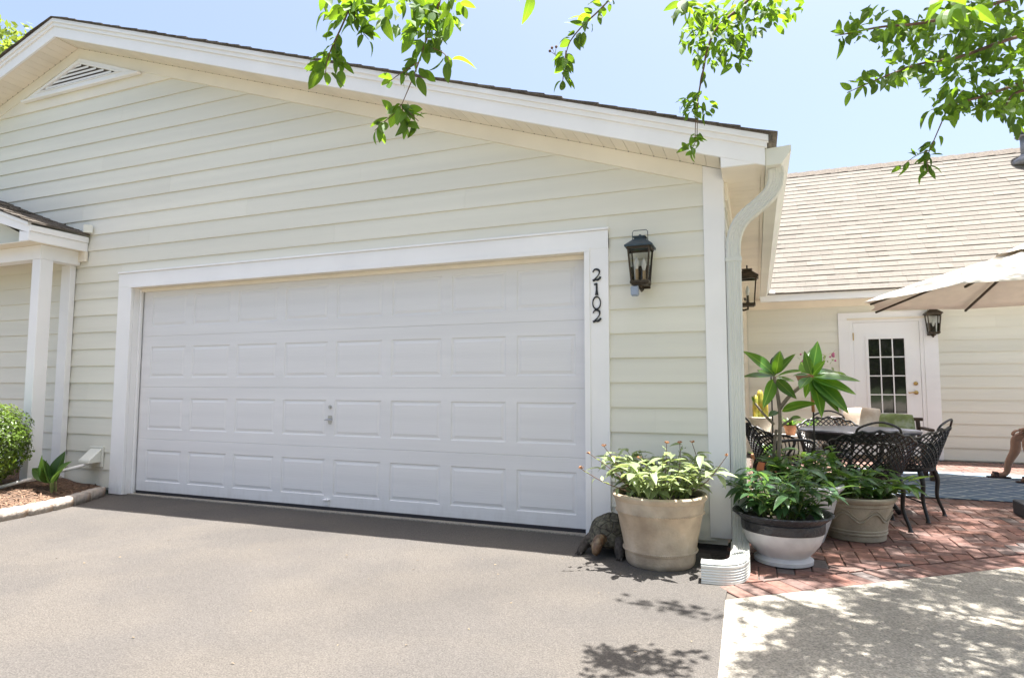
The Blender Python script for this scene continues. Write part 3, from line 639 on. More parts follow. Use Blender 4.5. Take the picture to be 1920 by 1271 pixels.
for sgn in (1,-1):
    X=PX+sgn*(abs(-.88-PX))
    b=MB(); b.prism([(PX,-.590,pz(PX)-.195),(X,-.590,pz(X)-.125),(X,-.590,pz(X)-.05),(PX,-.590,pz(PX)-.05)],(0,.02,0)); b.build('rake_board',TRIM,po,bevel=.002)
    b=MB(); b.prism([(PX,-.605,pz(PX)-.05),(X,-.605,pz(X)-.05),(X,-.605,pz(X)-.012),(PX,-.605,pz(PX)-.012)],(0,.035,0)); b.build('crown_board',TRIM,po,bevel=.002)
    b=MB(); X2=PX+sgn*abs(-.85-PX); b.prism([(PX,-.615,pz(PX)-.012),(X2,-.615,pz(X2)-.012),(X2,-.615,pz(X2)-.004),(PX,-.615,pz(PX)-.004)],(0,.62,0)); o=b.build('roof',SHD,po)
    cp_=1/math.sqrt(1+PSL*PSL)
    for k in range(13):
        t=abs(X2-PX)/cp_-k*.143; y=-.62
        while y<-.0:
            wd=random.choice((.12,.18,.24)); y1=min(y+wd,.005)
            xa=PX+sgn*(t+.0)*cp_; xb=PX+sgn*max(0,(t-.17))*cp_; th=random.choice((.008,.010,.016))
            b=MB(); b.add([(xa,y,pz(xa)-.0035),(xa,y1-.002,pz(xa)-.0035),(xa,y1-.002,pz(xa)+th),(xa,y,pz(xa)+th),(xb,y,pz(xb)-.0035),(xb,y1-.002,pz(xb)-.0035),(xb,y1-.002,pz(xb)+.002),(xb,y,pz(xb)+.002)],[(0,1,2,3),(3,2,6,7),(1,5,6,2),(0,3,7,4),(4,7,6,5),(0,4,5,1)]); b.build('shingle',SHD,o); y=y1
b=MB(); b.prism([(PX,-.42,pz(PX)-.10),(-.98,-.42,2.56),(PX*2+.98,-.42,2.56)],(0,.02,0)); b.build('gable_panel',SIDE,po)
MB().prism([(-1.03,-.5895,2.545),(-.881,-.5895,2.545),(-.881,-.5895,2.62),(-1.03,-.5895,2.655)],(0,.03,0)).build('cornice_return',TRIM,po)
b=MB(); b.prism([(-.905,-.010,2.745),(-.845,-.075,2.745),(-.79,-.010,2.745)],(0,0,.085)); b.build('kickout_flashing',GUT,po)

# ------------------------------------------------------------ wall things: house number, lanterns, vent hood, drain pipe
NB=mat('black_number',(.012,.012,.014),.4)
hn=thing('house_number',(4.818,-.005,1.55),'four black numerals 2102 down the white door trim','house number')
def stroke(b,pts,w_,nib=.6,mn=.35,th=.008,y=-.002):
    pts=spath([Vector((q[0],0,q[1])) for q in pts],8); n=len(pts); Lp=[];Rp=[]
    for i,q in enumerate(pts):
        t=(pts[min(i+1,n-1)]-pts[max(i-1,0)]).normalized(); a=math.atan2(t.z,t.x); ww=w_*(mn+(1-mn)*abs(math.sin(a-nib))); s_=Vector((-t.z,0,t.x))*ww/2; Lp.append(q+s_); Rp.append(q-s_)
    vs_=[];fs=[]
    for l,r in zip(Lp,Rp): vs_+=[(l.x,y,l.z),(r.x,y,r.z),(l.x,y-th,l.z),(r.x,y-th,r.z)]
    for i in range(n-1):
        o=4*i; fs+=[(o+2,o+6,o+7,o+3),(o,o+4,o+6,o+2),(o+1,o+3,o+7,o+5)]
    fs+=[(0,2,3,1),(4*n-4,4*n-3,4*n-1,4*n-2)]
    b.add(vs_,fs)
def two(zc,h):
    b=MB(); X=4.816; f=lambda u,v:(X+u*.062,zc+v*h)
    stroke(b,[f(-.42,.26),f(-.30,.42),f(0,.49),f(.34,.38),f(.36,.14),f(.10,-.12),f(-.22,-.32),f(-.40,-.46)],.0155,1.0)
    stroke(b,[f(-.44,-.44),f(-.12,-.36),f(.16,-.38),f(.42,-.26),f(.52,-.14)],.016,2.0,.5,y=-.0025)
    return b
two(1.919,.093).build('numeral_two',NB,hn)
b=MB(); f=lambda u,v:(4.817+u*.062,1.812+v*.088); stroke(b,[f(-.30,.42),f(-.06,.46),f(.04,.52)],.012,2.0,.6); stroke(b,[f(.02,.52),f(.02,.1),f(.02,-.2)],.013,0,.8,y=-.0025); b.prism([(4.8115,-.0022,1.805),(4.8245,-.0022,1.805),(4.832,-.0022,1.768),(4.806,-.0022,1.768)],(0,-.009,0)); b.build('numeral_one',NB,hn)
b=MB(); f=lambda u,v:(4.817+u*.062,1.709+v*.096); stroke(b,[f(.48*math.sin(k*math.pi/8),.48*math.cos(k*math.pi/8)) for k in range(17)],.012,1.57,.5); b.build('numeral_zero',NB,hn)
two(1.608,.096).build('numeral_two',NB,hn)

def lantern(name,loc,rz,s,label,m1,m2,two_bulbs=True,sensor=False,loop=True,finial=False):
    t=thing(name,(0,0,0),label,'lantern','wall lanterns'); z=0
    wt,wb,h=.080,.058,.275           # half widths top/bottom, body height; origin at body bottom centre, wall towards +y
    b=MB()
    cr=[(-1,-1),(1,-1),(1,1),(-1,1)]
    for sx_,sy_ in cr: b.sweep([(sx_*wb,sy_*wb,0),(sx_*wt,sy_*wt,h)],[(-.006,-.006),(.006,-.006),(.006,.006),(-.006,.006)],Vector((0,1,0)))
    for zz,ww,hh in ((0,wb+.006,.020),(h-.016,wt+.004,.016)):
        for a in range(4):
            p,q=cr[a],cr[(a+1)%4]; b.sweep([(p[0]*ww,p[1]*ww,zz+hh/2),(q[0]*ww,q[1]*ww,zz+hh/2)],[(-.006,-hh/2),(.006,-hh/2),(.006,hh/2),(-.006,hh/2)],Vector((0,0,1)))
    b.box(-wb,wb,-wb,wb,-.010,.002); b.build('frame',m2,t)
    b=MB(); e=.103; b.add([(-e,-e,h),(e,-e,h),(e,e,h),(-e,e,h),(-e,-e,h+.012),(e,-e,h+.012),(e,e,h+.012),(-e,e,h+.012),(-.045,-.045,h+.062),(.045,-.045,h+.062),(.045,.045,h+.062),(-.045,.045,h+.062)],[(3,2,1,0),(0,1,5,4),(1,2,6,5),(2,3,7,6),(3,0,4,7),(4,5,9,8),(5,6,10,9),(6,7,11,10),(7,4,8,11),(8,9,10,11)])
    b.box(-.036,.036,-.036,.036,h+.062,h+.078); b.box(-.048,.048,-.048,.048,h+.078,h+.085)
    if finial: b.tube([(0,0,h+.085),(0,0,h+.10),(0,0,h+.125)],[.012,.007,.008],8)
    else: b.ball((0,0,h+.095),.012,8,6)
    b.build('cap',m1,t)
    if loop: MB().tube([(-.058,0,h+.045),(-.058,0,h+.125),(-.046,0,h+.138),(.046,0,h+.138),(.058,0,h+.125),(.058,0,h+.045)],.0028,6).build('loop_handle',m1,t)
    for a in range(4):
        p,q=cr[a],cr[(a+1)%4]; i=.97; MB().add([(p[0]*wb*i,p[1]*wb*i,.018),(q[0]*wb*i,q[1]*wb*i,.018),(q[0]*wt*i,q[1]*wt*i,h-.014),(p[0]*wt*i,p[1]*wt*i,h-.014)],[(0,1,2,3)]).build('glass_pane',GLASS,t)
    for x in ((-.028,.026) if two_bulbs else (0,)):
        hh=.0 if x<0 else -.015
        MB().tube([(x,0,.02),(x,0,.035),(x,0,.036),(x,0,.115+hh)],[.018,.018,.0115,.0115],10).build('candle_sleeve',CANDLE if two_bulbs else m2,t)
        MB().lathe([(.008,0),(.012,.012),(.019,.040),(.016,.062),(.008,.085),(.002,.10)],(x,0,.115+hh),12).build('bulb',BULB,t,True)
    b=MB(); b.box(-.055,.055,.108,.122,-.02,.16); b.tube([(0,.110,.03),(0,.085,-.03),(0,.04,-.045),(0,.0,-.035),(0,0,-.008)],[.011,.010,.010,.011,.012],8); b.tube([(0,.11,.12),(0,wt,.12)],.010,8); b.build('wall_bracket',m2,t)
    if sensor: b=MB(); b.box(-.068,-.012,-.050,.0,-.085,-.020); b.box(-.064,-.016,-.045,-.006,-.093,-.085); b.tube([(-.04,-.02,-.02),(-.02,0,-.006)],.009,8); b.build('motion_sensor',GREYP,t,bevel=.005)
    t.location=loc; t.rotation_euler=(0,0,rz); t.scale=(s,s,s); return t
lantern('wall_lantern',(5.166,-.112,1.815),0,.95,'bronze box lantern with two candle bulbs beside the house number','' or BLUEM,BRONZE,sensor=True)
lantern('wall_lantern',(5.862,2.15,1.905),math.pi/2,1.03,'slim bronze lantern half hidden behind the downspout',BRONZE,BRONZE,two_bulbs=False,loop=False,finial=True)
lantern('wall_lantern',(8.462,6.585,1.90),0,1.08,'small bronze lantern on the wall above the glazed door corner',BRONZE,BRONZE,two_bulbs=False,loop=True)

vh=thing('vent_hood',(-.55,0,.33),'small cream plastic vent hood low on the siding by planting bed','vent')
MB().box(-.66,-.46,-.004,.012,.235,.445).build('back_plate',GUT,vh,bevel=.003)
b=MB(); b.prism([(-.645,-.005,.425),(-.645,-.13,.315),(-.645,-.135,.285),(-.645,-.005,.285)],(.165,0,0)); b.build('hood',GUT,vh,bevel=.004)
dp=MB().tube([(-.53,-.03,.30),(-.57,-.14,.26),(-.67,-.42,.20),(-.90,-.72,.10),(-1.6,-1.3,.04)],.017,10).build('drain_pipe',mat('white_pvc',(.75,.74,.71),.4,.08,5),None,True); tag(dp,'white plastic drain pipe sloping down from the vent hood into the bed','pipe')

# ------------------------------------------------------------ planting bed at left
bed=MB(); nx,ny=26,22; vs_=[];fs=[]
def bedz(x,y): 
    d=max(0,min(1,(-.25+ (y*-.27) - x)/1.6)); return -.045+.045+.20*d+.018*math.sin(x*9+y*5)*math.sin(y*7-x*3)
for i in range(nx):
    for j in range(ny):
        y=-.01-2.6*j/(ny-1); xe=-.36+.30*min(1,-y/1.0)+.12*max(0,-y-1.0)-.02; x=xe-4.5*(i/(nx-1))**1.6; vs_.append((x,y,bedz(x,y) if i else -.05))
for i in range(nx-1):
    for j in range(ny-1): a=i*ny+j; fs.append((a,a+ny,a+ny+1,a+1)[::-1])
bed.add(vs_,fs); o=bed.build('planting_bed',MULCHB,None,True); o['kind']='structure'
bm=bmesh.new(); bm.from_mesh(o.data); bmesh.ops.recalc_face_normals(bm,faces=bm.faces)
if sum(f.normal.z for f in bm.faces)<0: bmesh.ops.reverse_faces(bm,faces=bm.faces)
bm.to_mesh(o.data); bm.free()
chips=MB()
for k in range(4200):
    y=-U(.03,2.4); xe=-.38+.30*min(1,-y/1.0)+.12*max(0,-y-1.0); x=xe-U(0,1)**1.7*2.2; z=bedz(x,y)+.006
    d=Vector((U(-1,1),U(-1,1),U(-.25,.25))).normalized(); s=d.cross(Vector((0,0,1))).normalized(); l,ww=U(.012,.035),U(.003,.008); q=Vector((x,y,z)); nrm=s.cross(d)*.003
    chips.add([q-d*l-s*ww,q+d*l-s*ww*.5,q+d*l*.9+s*ww,q-d*l*.8+s*ww*.8,q+nrm],[(0,1,4),(1,2,4),(2,3,4),(3,0,4)])
MUL=mat('mulch_chips',(.20,.12,.075),.9,.4,30); n_=MUL.node_tree.nodes
o=chips.build('mulch_chips',MUL); tag(o,'brown wood chip mulch in the planting bed','mulch',kind='stuff')
# edging stones
spts=[(-.330,-.10),(-.20,-.34),(-.075,-.58),(.0,-.80),(.035,-1.02),(.06,-1.27),(.09,-1.52),(.13,-1.78)]
slab=['short grey edging stone against the garage door trim','grey edging stone second from the door trim, in shade','tan edging stone third from the door trim where the shade ends','sunlit tan edging stone fourth from the door trim','sunlit tan edging stone at the left edge of the picture','tan edging stone just out at the left','tan edging stone further out at the left']
for k in range(len(spts)-1):
    a,c=Vector((*spts[k],0)),Vector((*spts[k+1],0)); d=(c-a); l=d.length-.012; m_=(a+c)/2; b=MB()
    n=8; w2=.052; vs_=[];fs=[]
    for i in range(n+1):
        for j in range(10):
            an=2*math.pi*j/10; x=(i/n-.5)*l; e=.82 if i in(0,n) else 1; rr=e*(1+.14*math.sin(i*1.7+j*2.1+k)+U(-.06,.06)); yy=math.cos(an)*w2*rr; zz=math.sin(an)*.062*rr; yy=max(-w2*1.0,min(w2*1.0,yy*1.3)); zz=max(-.05,min(.045,zz*1.3)); vs_.append((x,yy,zz))
    for i in range(n):
        for j in range(10): fs.append((i*10+j,i*10+(j+1)%10,(i+1)*10+(j+1)%10,(i+1)*10+j))
    fs+=[tuple(range(9,-1,-1)),tuple(n*10+j for j in range(10))]
    Mz=Matrix.Translation((m_.x,m_.y,G+.045))@Matrix.Rotation(math.atan2(d.y,d.x)+U(-.04,.04),4,'Z')@Matrix.Rotation(U(-.05,.05),4,'X')
    b.add(vs_,fs); o=b.build('edging_stone',STONE,None,True); o.matrix_world=Mz
    bm=bmesh.new(); bm.from_mesh(o.data); bmesh.ops.recalc_face_normals(bm,faces=bm.faces); bm.to_mesh(o.data); bm.free()
    tag(o,slab[k],'stone','edging stones round the bed')
# clipped bush
bu=thing('clipped_bush',(-1.02,-.86,.05),'round clipped green boxwood bush at the left edge','bush')
b=MB()
for k in range(9): a=U(0,6.28); b.tube([(-1.02+.03*math.cos(a),-.9+.03*math.sin(a),.0),(-1.02+.12*math.cos(a),-.9+.12*math.sin(a),.25),(-1.02+.3*math.cos(a),-.9+.3*math.sin(a),.6)],[.012,.009,.004],6)
b.build('stem',BARK,bu)
b=MB()
for k in range(13000):
    d=rdir(); r=U(.55,1)**.5; q=Vector((-1.02,-.86,.54))+Vector((d.x*.44,d.y*.44,d.z*.42))*r*(1+.05*math.sin(d.x*7+d.z*9)+.04*math.sin(d.y*11))
    if q.z<.13: continue
    n=(d+rdir()*.55+Vector((0,0,.35))).normalized(); t=n.orthogonal().normalized(); t=(t*math.cos(k)+n.cross(t)*math.sin(k)); s=n.cross(t); l,ww=U(.012,.021),U(.008,.012)
    b.add([q-t*l,q+s*ww+n*.002,q+t*l,q-s*ww+n*.002],[(0,1,2,3)])
b.build('foliage',LM_BUSH,bu)
# broad-leaved plant in the bed
LFA=leafdata(1,.42,8,.25,.15,.5,1.0,LM_P3,'broad_leaf')
bp_=thing('broad_leaf_plant',(-.50,-.46,.02),'low plant with broad upright green leaves in front of the vent hood','plant')
for k,(dx,dy,dz,L) in enumerate(((.30,-.05,.32,.40),(-.05,-.12,.30,.34),(-.20,.0,.28,.33),(.02,.06,.33,.36),(-.28,-.06,.18,.34),(.06,-.14,.24,.30),(-.12,.05,.26,.28),(.0,-.2,.22,.28),(-.3,.1,.12,.26))):
    bs=Vector((-.50+U(-.05,.05),-.46+U(-.04,.04),.02)); d=Vector((dx,dy,dz)).normalized(); st=bs+Vector((d.x*.04,d.y*.04,.12))
    MB().tube([bs,st],[.006,.005],6).build('stem',GSTEM,bp_)
    inst('leaf',LFA,bp_,orient(st,d,Vector((-d.x*.6+U(-.4,.4),-.7,.5)),L*.85))

# ------------------------------------------------------------ turtle
tu=thing('turtle_statue',(4.955,-.27,G),'mottled stone turtle statue beside the large beige pot','statue')
th_=R(-100); FWD=Vector((math.cos(th_),math.sin(th_),0)); SD=Vector((-FWD.y,FWD.x,0)); TC=Vector((4.965,-.255,G))
def tp(f,s,z): return TC+FWD*f+SD*s+Vector((0,0,z))
b=MB(); vs_=[];fs=[]; n,m=28,12
for i in range(m+1):
    ph=math.pi/2*i/m
    for j in range(n):
        a=2*math.pi*j/n; bump=1+.025*math.cos(6*a)*math.sin(2*ph)+.02*math.cos(ph*8); fr=.03 if i==0 else 0
        vs_.append(tp((.190+fr)*math.cos(ph)*math.cos(a)*bump,(.148+fr*.6)*math.cos(ph)*math.sin(a)*bump,  .080+.172*math.sin(ph)**.9*bump))
for i in range(m):
    for j in range(n): fs.append((i*n+j,i*n+(j+1)%n,(i+1)*n+(j+1)%n,(i+1)*n+j))
fs.append(tuple(range(n-1,-1,-1))); b.add(vs_,fs); b.build('shell',TURT,tu,True)
b=MB(); b.ball(tp(0,0,.075),.15,16,8,(1,.95,.38)); b.build('belly',TURTL,tu,True)
b=MB(); b.tube([tp(.12,0,.09),tp(.18,.01,.112),tp(.225,.01,.118),tp(.258,.01,.100),tp(.278,.01,.070),tp(.284,.01,.045),tp(.28,.01,.032)],[.040,.034,.036,.037,.032,.024,.010],12); b.ball(tp(.276,.042,.095),.009,8,6); b.ball(tp(.276,-.022,.095),.009,8,6); b.build('head',TURTH,tu,True)
for f,s,df,ds_ in ((.13,-.105,.07,-.035),(.13,.105,.07,.035),(-.10,-.12,-.03,-.06),(-.10,.12,-.03,.06)):
    b=MB(); b.tube([tp(f*.6,s*.75,.095),tp(f*.9,s*.95,.088),tp(f+df*.5,s+ds_*.6,.058),tp(f+df*.85,s+ds_*.9,.026),tp(f+df*1.25,s+ds_*1.1,.012)],[.044,.044,.036,.029,.014],10)
    for k in (-1,0,1): b.tube([tp(f+df*1.15,s+ds_*1.05+k*.014,.014),tp(f+df*1.45,s+ds_*1.15+k*.018,.006)],[.008,.003],6); b.build('leg',TURTL,tu,True)
MB().tube([tp(-.17,0,.07),tp(-.22,0,.05),tp(-.25,0,.03)],[.02,.014,.004],8).build('tail',TURTL,tu,True)

# ------------------------------------------------------------ pots and plants
def potted(par,c,zt,rad,nst,hgt,spread,leaf,lmin,lmax,nl,stemm,droop=.3,top=0.0):
    stems=MB(); cnt=0
    for k in range(nst):
        a=2*math.pi*k/nst+U(-.4,.4); r0=rad*.55*math.sqrt(U(.02,1)); b0=Vector((c[0]+r0*math.cos(a),c[1]+r0*math.sin(a),zt)); f=U(.35,1)
        e=b0+Vector((math.cos(a)*spread*f,math.sin(a)*spread*f,hgt*(1.15-.65*f)*U(.75,1.1)))
        mid=(b0+e)/2+Vector((0,0,.12*hgt)); pth=spath([b0,mid,e],4); stems.tube(pth,[.005-.0035*i/(len(pth)-1) for i in range(len(pth))],5,False)
        for j in range(nl):
            t=(.25+.75*j/(nl-1)); q=pth[min(len(pth)-1,int(t*(len(pth)-1)))]+rdir()*.006; ang=j*2.4+k; out=Vector((math.cos(ang),math.sin(ang),0))+Vector((math.cos(a),math.sin(a),0))*.5
            d=(out.normalized()+Vector((0,0,U(-.25,.55)))).normalized(); inst('leaf',random.choice(leaf),par,orient(q,d,Vector((U(-.3,.3),U(-.3,.3),1)),U(lmin,lmax)))
    stems.build('stems',stemm,par)
def potbody(par,prof,c,m,name='pot',fn=None,n=48): return MB().lathe(prof,(c[0],c[1],G),n,fn).build(name,m,par,'auto')
L1=[leafdata(1,.40,6,.16,d,.5,1.0,LM_P1,'pentas_leaf') for d in (.1,.3,.5)]
L2=[leafdata(1,.36,6,.16,d,.5,1.0,LM_P2,'mandevilla_leaf') for d in (.1,.35,.6)]
L3=[leafdata(1,.30,6,.16,d,.5,1.0,LM_P3,'long_leaf') for d in (.1,.35,.55)]
# 1 large beige pot
c1=(5.318,-.425); p1=thing('potted_plant',(*c1,G),'large beige stone pot with pale green bushy plant beside the turtle','potted plant','potted plants on the patio')
potbody(p1,[(.205,0),(.214,.012),(.218,.03),(.222,.078),(.229,.082),(.231,.092),(.227,.100),(.226,.106),(.268,.318),(.274,.324),(.276,.334),(.273,.342),(.283,.400),(.287,.404),(.298,.418),(.301,.432),(.294,.442),(.270,.440),(.262,.40),(.10,.398)],c1,POT1)
for zz,rr in ((.330,.2755),(.0945,.2305)):
    b=MB()
    for k in range(110):
        a=2*math.pi*k/110; b.ball((c1[0]+rr*math.cos(a),c1[1]+rr*math.sin(a),G+zz),.0062,5,4)
    b.build('rope_band',POT1,p1,True)
MB().lathe([(.262,.405),(.0,.41)],(c1[0],c1[1],G),24).build('soil',SOIL,p1)
potted(p1,c1,.37,.29,46,.33,.28,L1,.075,.135,8,GSTEM)
tw=MB(); fh=MB()
for pts in (((5.16,-.52,.42),(5.05,-.62,.56),(4.93,-.70,.66)),((5.14,-.48,.42),(5.06,-.55,.60),(5.00,-.60,.70)),((5.17,-.60,.42),(5.02,-.74,.50),(4.90,-.80,.58)),((5.50,-.45,.42),(5.62,-.50,.50),(5.74,-.50,.66)),((5.48,-.40,.42),(5.56,-.36,.55),(5.52,-.33,.72)),((5.36,-.45,.45),(5.37,-.46,.6),(5.375,-.46,.72)),((5.28,-.5,.45),(5.26,-.55,.58),(5.22,-.57,.63)),((5.42,-.38,.45),(5.45,-.40,.60),(5.45,-.40,.72))):
    pth=spath(pts,4); tw.tube(pth,[.0035-.0015*i/(len(pth)-1) for i in range(len(pth))],5,False); e=pth[-1]
    for k in range(7):
        d=rdir(); d.z=abs(d.z)*.6+.3; fh.tube([e,e+d*.018],[.0025,.004],4)
    for k in range(5):
        q=pth[2+k if 2+k<len(pth) else -1]; d=(rdir()+Vector((0,0,.3))).normalized(); inst('leaf',random.choice(L1),p1,orient(q,d,(0,0,1),U(.04,.065)))
tw.build('twigs',TWIG,p1); fh.build('seed_heads',FLOWER,p1)
# 2 white bowl urn with black band
c2=(6.052,-.12); p2=thing('potted_plant',(*c2,G),'white bowl planter with black rim band and dark leafy plant by the downspout','potted plant','potted plants on the patio')
flute=lambda i,a: .006*math.cos(34*a) if i in (11,12) else 0
potbody(p2,[(.150,0),(.176,.008),(.178,.030),(.160,.042),(.150,.05),(.185,.085),(.222,.135),(.240,.185),(.243,.205)],c2,WHITEP,'bowl')
potbody(p2,[(.236,.203),(.247,.206),(.251,.225),(.252,.262),(.247,.268),(.262,.278),(.295,.305),(.302,.312),(.300,.320),(.285,.318),(.245,.275),(.1,.27)],c2,BLACKP,'rim_band',fn=lambda i,a:.004*math.cos(40*a) if i in (7,9,10) else 0,n=160)
MB().lathe([(.245,.28),(.0,.285)],(c2[0],c2[1],G),24).build('soil',SOIL,p2)
potted(p2,c2,.25,.25,38,.33,.23,L2,.09,.145,8,GSTEM)
# 3 beige pot with garland
c3=(6.585,.80); p3=thing('potted_plant',(*c3,G),'beige pot with embossed garland and green plant in front of the black chair','potted plant','potted plants on the patio')
potbody(p3,[(.188,0),(.197,.008),(.201,.045),(.208,.050),(.209,.060),(.205,.064),(.209,.070),(.210,.080),(.206,.085),(.245,.250),(.252,.256),(.254,.275),(.262,.280),(.276,.296),(.279,.312),(.270,.322),(.250,.318),(.24,.28),(.1,.278)],c3,POT3)
gl=MB()
for k in range(70):
    a=-math.pi/2+(k/69-.5)*2.6; zz=.19-.035*math.cos((k/69-.5)*6*math.pi)*.9; rr=.206+.039*(zz-.085)/.165+.002
    for s_ in (-1,1):
        q=Vector((c3[0]+rr*math.cos(a),c3[1]+rr*math.sin(a),G+zz)); gl.ball(q+Vector((0,0,s_*.012)),.0085,6,4,(1.1,.8,.55))
gl.build('garland_relief',POT3,p3,True)
MB().lathe([(.245,.285),(.0,.29)],(c3[0],c3[1],G),24).build('soil',SOIL,p3)
potted(p3,c3,.26,.26,30,.24,.24,L3,.12,.20,8,GSTEM)
# 4 tall white planter with plumeria
c4=(6.20,.56); p4=thing('plumeria_plant',(*c4,G),'tall plumeria with long green leaves growing in a white planter','potted plant')
potbody(p4,[(.145,0),(.150,.01),(.20,.15),(.255,.35),(.275,.375),(.292,.392),(.295,.41),(.287,.418),(.262,.415),(.25,.38),(.1,.378)],c4,WHITEP,'pot')
MB().lathe([(.255,.385),(.0,.39)],(c4[0],c4[1],G),24).build('soil',SOIL,p4)
def pl(x,y,Y=.62):      # point on the plane y=Y from a place in the photograph
    d=P(x,y,1)-CAM; return CAM+d*((Y-CAM.y)/d.y)
LP=[leafdata(1,.30,10,.16,d,.42,.9,LM_PLUM,'plumeria_leaf',wav=.006) for d in (.08,.28,.5)]
J1=pl(1462,765); B1=pl(1462,905); 
MB().tube(spath([B1,pl(1461,850),pl(1463,800),J1],4),[.018-.0005*i for i in range(13)],10,False).build('trunk',PLUMB,p4,True)
MB().tube(spath([pl(1450,905,.66),pl(1452,840,.66),pl(1456,805,.64)],4),.012,10,False).build('trunk',PLUMB,p4,True)
MB().tube(spath([J1,pl(1458,738),pl(1452,712),pl(1453,705)],4),[.015-.0004*i for i in range(13)],8,False).build('branch',PLUMB,p4,True)
MB().tube(spath([J1,pl(1480,742,.6),pl(1500,724,.58),pl(1520,706,.56)],4),[.015-.0003*i for i in range(13)],8,False).build('branch',PLUMB,p4,True)
MB().tube(spath([pl(1452,795),pl(1432,775),pl(1416,755)],4),[.011-.0004*i for i in range(9)],8,False).build('branch',PLUMB,p4,True)
MB().tube(spath([pl(1464,798),pl(1476,790,.6),pl(1486,784,.58)],3),.010,8,False).build('branch',PLUMB,p4,True)
def pleaf(base,tip,Y1=.62,Y2=.62,up=(0,-.3,1),wf=1.25):
    a,bq=pl(*base,Y1),pl(*tip,Y2); d=bq-a; L=d.length; k=random.choice((0,0,1)); inst('leaf',LP[k],p4,orient(a,d+Vector((0,0,(.0,.12,.25)[k]*L)),up,L*1.02,wf))
for bs,tp_,y2,up in (((1450,700),(1400,655),.55,(.3,-.8,.6)),((1450,705),(1392,702),.50,(0,-.5,1)),((1452,702),(1470,652),.75,(.2,-1,.2)),((1455,700),(1488,662),.55,(-.6,-.7,.4)),((1455,705),(1500,690),.40,(0,-.6,1)),((1455,708),(1490,712),.62,(0,-.7,.8)),((1450,710),(1434,762),.48,(.6,-.8,.2)),((1456,710),(1492,745),.52,(-.5,-.8,.5)),((1452,706),(1420,688),.85,(0,-.4,1)),((1455,700),(1462,660),.5,(0,-1,.2)),((1458,770),(1442,778),.5,(0,-.8,.6)),((1466,770),(1524,752),.5,(-.2,-.8,.8)),((1480,785),(1500,780),.5,(0,-.8,.6)),((1414,752),(1410,742),.6,(0,-1,.3))): pleaf(bs,tp_,.62,y2,up)
for bs,tp_,y2,up in (((1522,700),(1535,638),.62,(.3,-1,.1)),((1522,702),(1506,662),.50,(-.3,-1,.2)),((1524,702),(1545,675),.45,(-.4,-1,.3)),((1524,705),(1612,708),.50,(0,-.5,1)),((1524,707),(1605,733),.45,(.1,-.6,.8)),((1524,708),(1592,768),.40,(.3,-.8,.5)),((1523,709),(1575,768),.45,(.4,-.8,.4)),((1521,709),(1548,772),.42,(.5,-.9,.3)),((1520,709),(1530,748),.55,(.6,-.9,.2)),((1518,706),(1500,724),.35,(-.3,-.9,.6)),((1517,704),(1490,700),.50,(0,-.6,1)),((1523,702),(1590,690),.85,(0,-.4,1)),((1520,708),(1508,745),.6,(-.5,-.9,.2)),((1520,700),(1500,675),.8,(-.3,-.7,.5)),((1522,700),(1527,645),.75,(-.1,-1,.1))): pleaf(bs,tp_,.56,y2,up)
potted(p4,c4,.36,.26,26,.30,.20,L3,.10,.16,8,GSTEM)
# 5 back row: low white shelf with pots
sh_=thing('plant_shelf',(6.2,4.7,G),'low white plank shelf behind the plumeria holding small pots','shelf')
MB().box(5.82,6.75,4.5,4.86,.40,.44).build('plank',WHITEB,sh_,bevel=.004)
MB().box(5.82,6.75,4.5,4.86,.12,.15).build('plank',WOODD,sh_,bevel=.004)
for x in (5.86,6.71):
    for y in (4.54,4.82): MB().box(x-.03,x+.03,y-.03,y+.03,G,.399).build('leg',WHITEB,sh_)
cb=(5.965,4.68); pb=thing('cactus_pot',(*cb,.442),'pale wide pot with yellow green column cactus on the white shelf','potted plant')
MB().lathe([(.105,0),(.11,.005),(.145,.19),(.158,.195),(.16,.225),(.148,.23),(.14,.2),(.05,.2)],(cb[0],cb[1],.442),32).build('pot',PLASP,pb,'auto')
CAC=mat('cactus_skin',(.35,.36,.06),.5,.3,12,c2=(.55,.36,.05),c2s=6)
for x,y,h,r in ((-.06,0,.33,.035),(.0,.03,.40,.038),(.06,-.02,.30,.033),(.03,.05,.25,.03)):
    MB().lathe([(r,0),(r*1.1,h*.4),(r,h*.85),(r*.6,h*.97),(.004,h)],(cb[0]+x,cb[1]+y,.64),20,lambda i,a:.004*math.cos(8*a)).build('stem',CAC,pb,True)
for k,(x,y,z,m_,r,h,lab) in enumerate(((6.33,4.62,.441,TERRA,.08,.13,'small terracotta pot with spiky succulent at middle of the shelf'),(6.58,4.70,.441,PLASP,.09,.12,'small pale pot with grassy succulent at right end of the shelf'),(6.02,4.05,G,TERRA,.17,.26,'wide terracotta pot on the bricks before the white shelf'))):
    q=thing('succulent_pot',(x,y,z),lab,'potted plant'); MB().lathe([(r*.7,0),(r*.95,h*.8),(r*1.08,h*.82),(r*1.08,h),(r*.95,h),(r*.9,h*.85),(.01,h*.85)],(x,y,z),24).build('pot',m_,q,'auto')
    for j in range(18): a=j*2.4; inst('leaf',L3[0],q,orient((x,y,z+h*.84),(math.cos(a),math.sin(a),U(.4,1.6)),(math.cos(a)*-1,math.sin(a)*-1,1),U(.8,1.3)*(r+.07)))
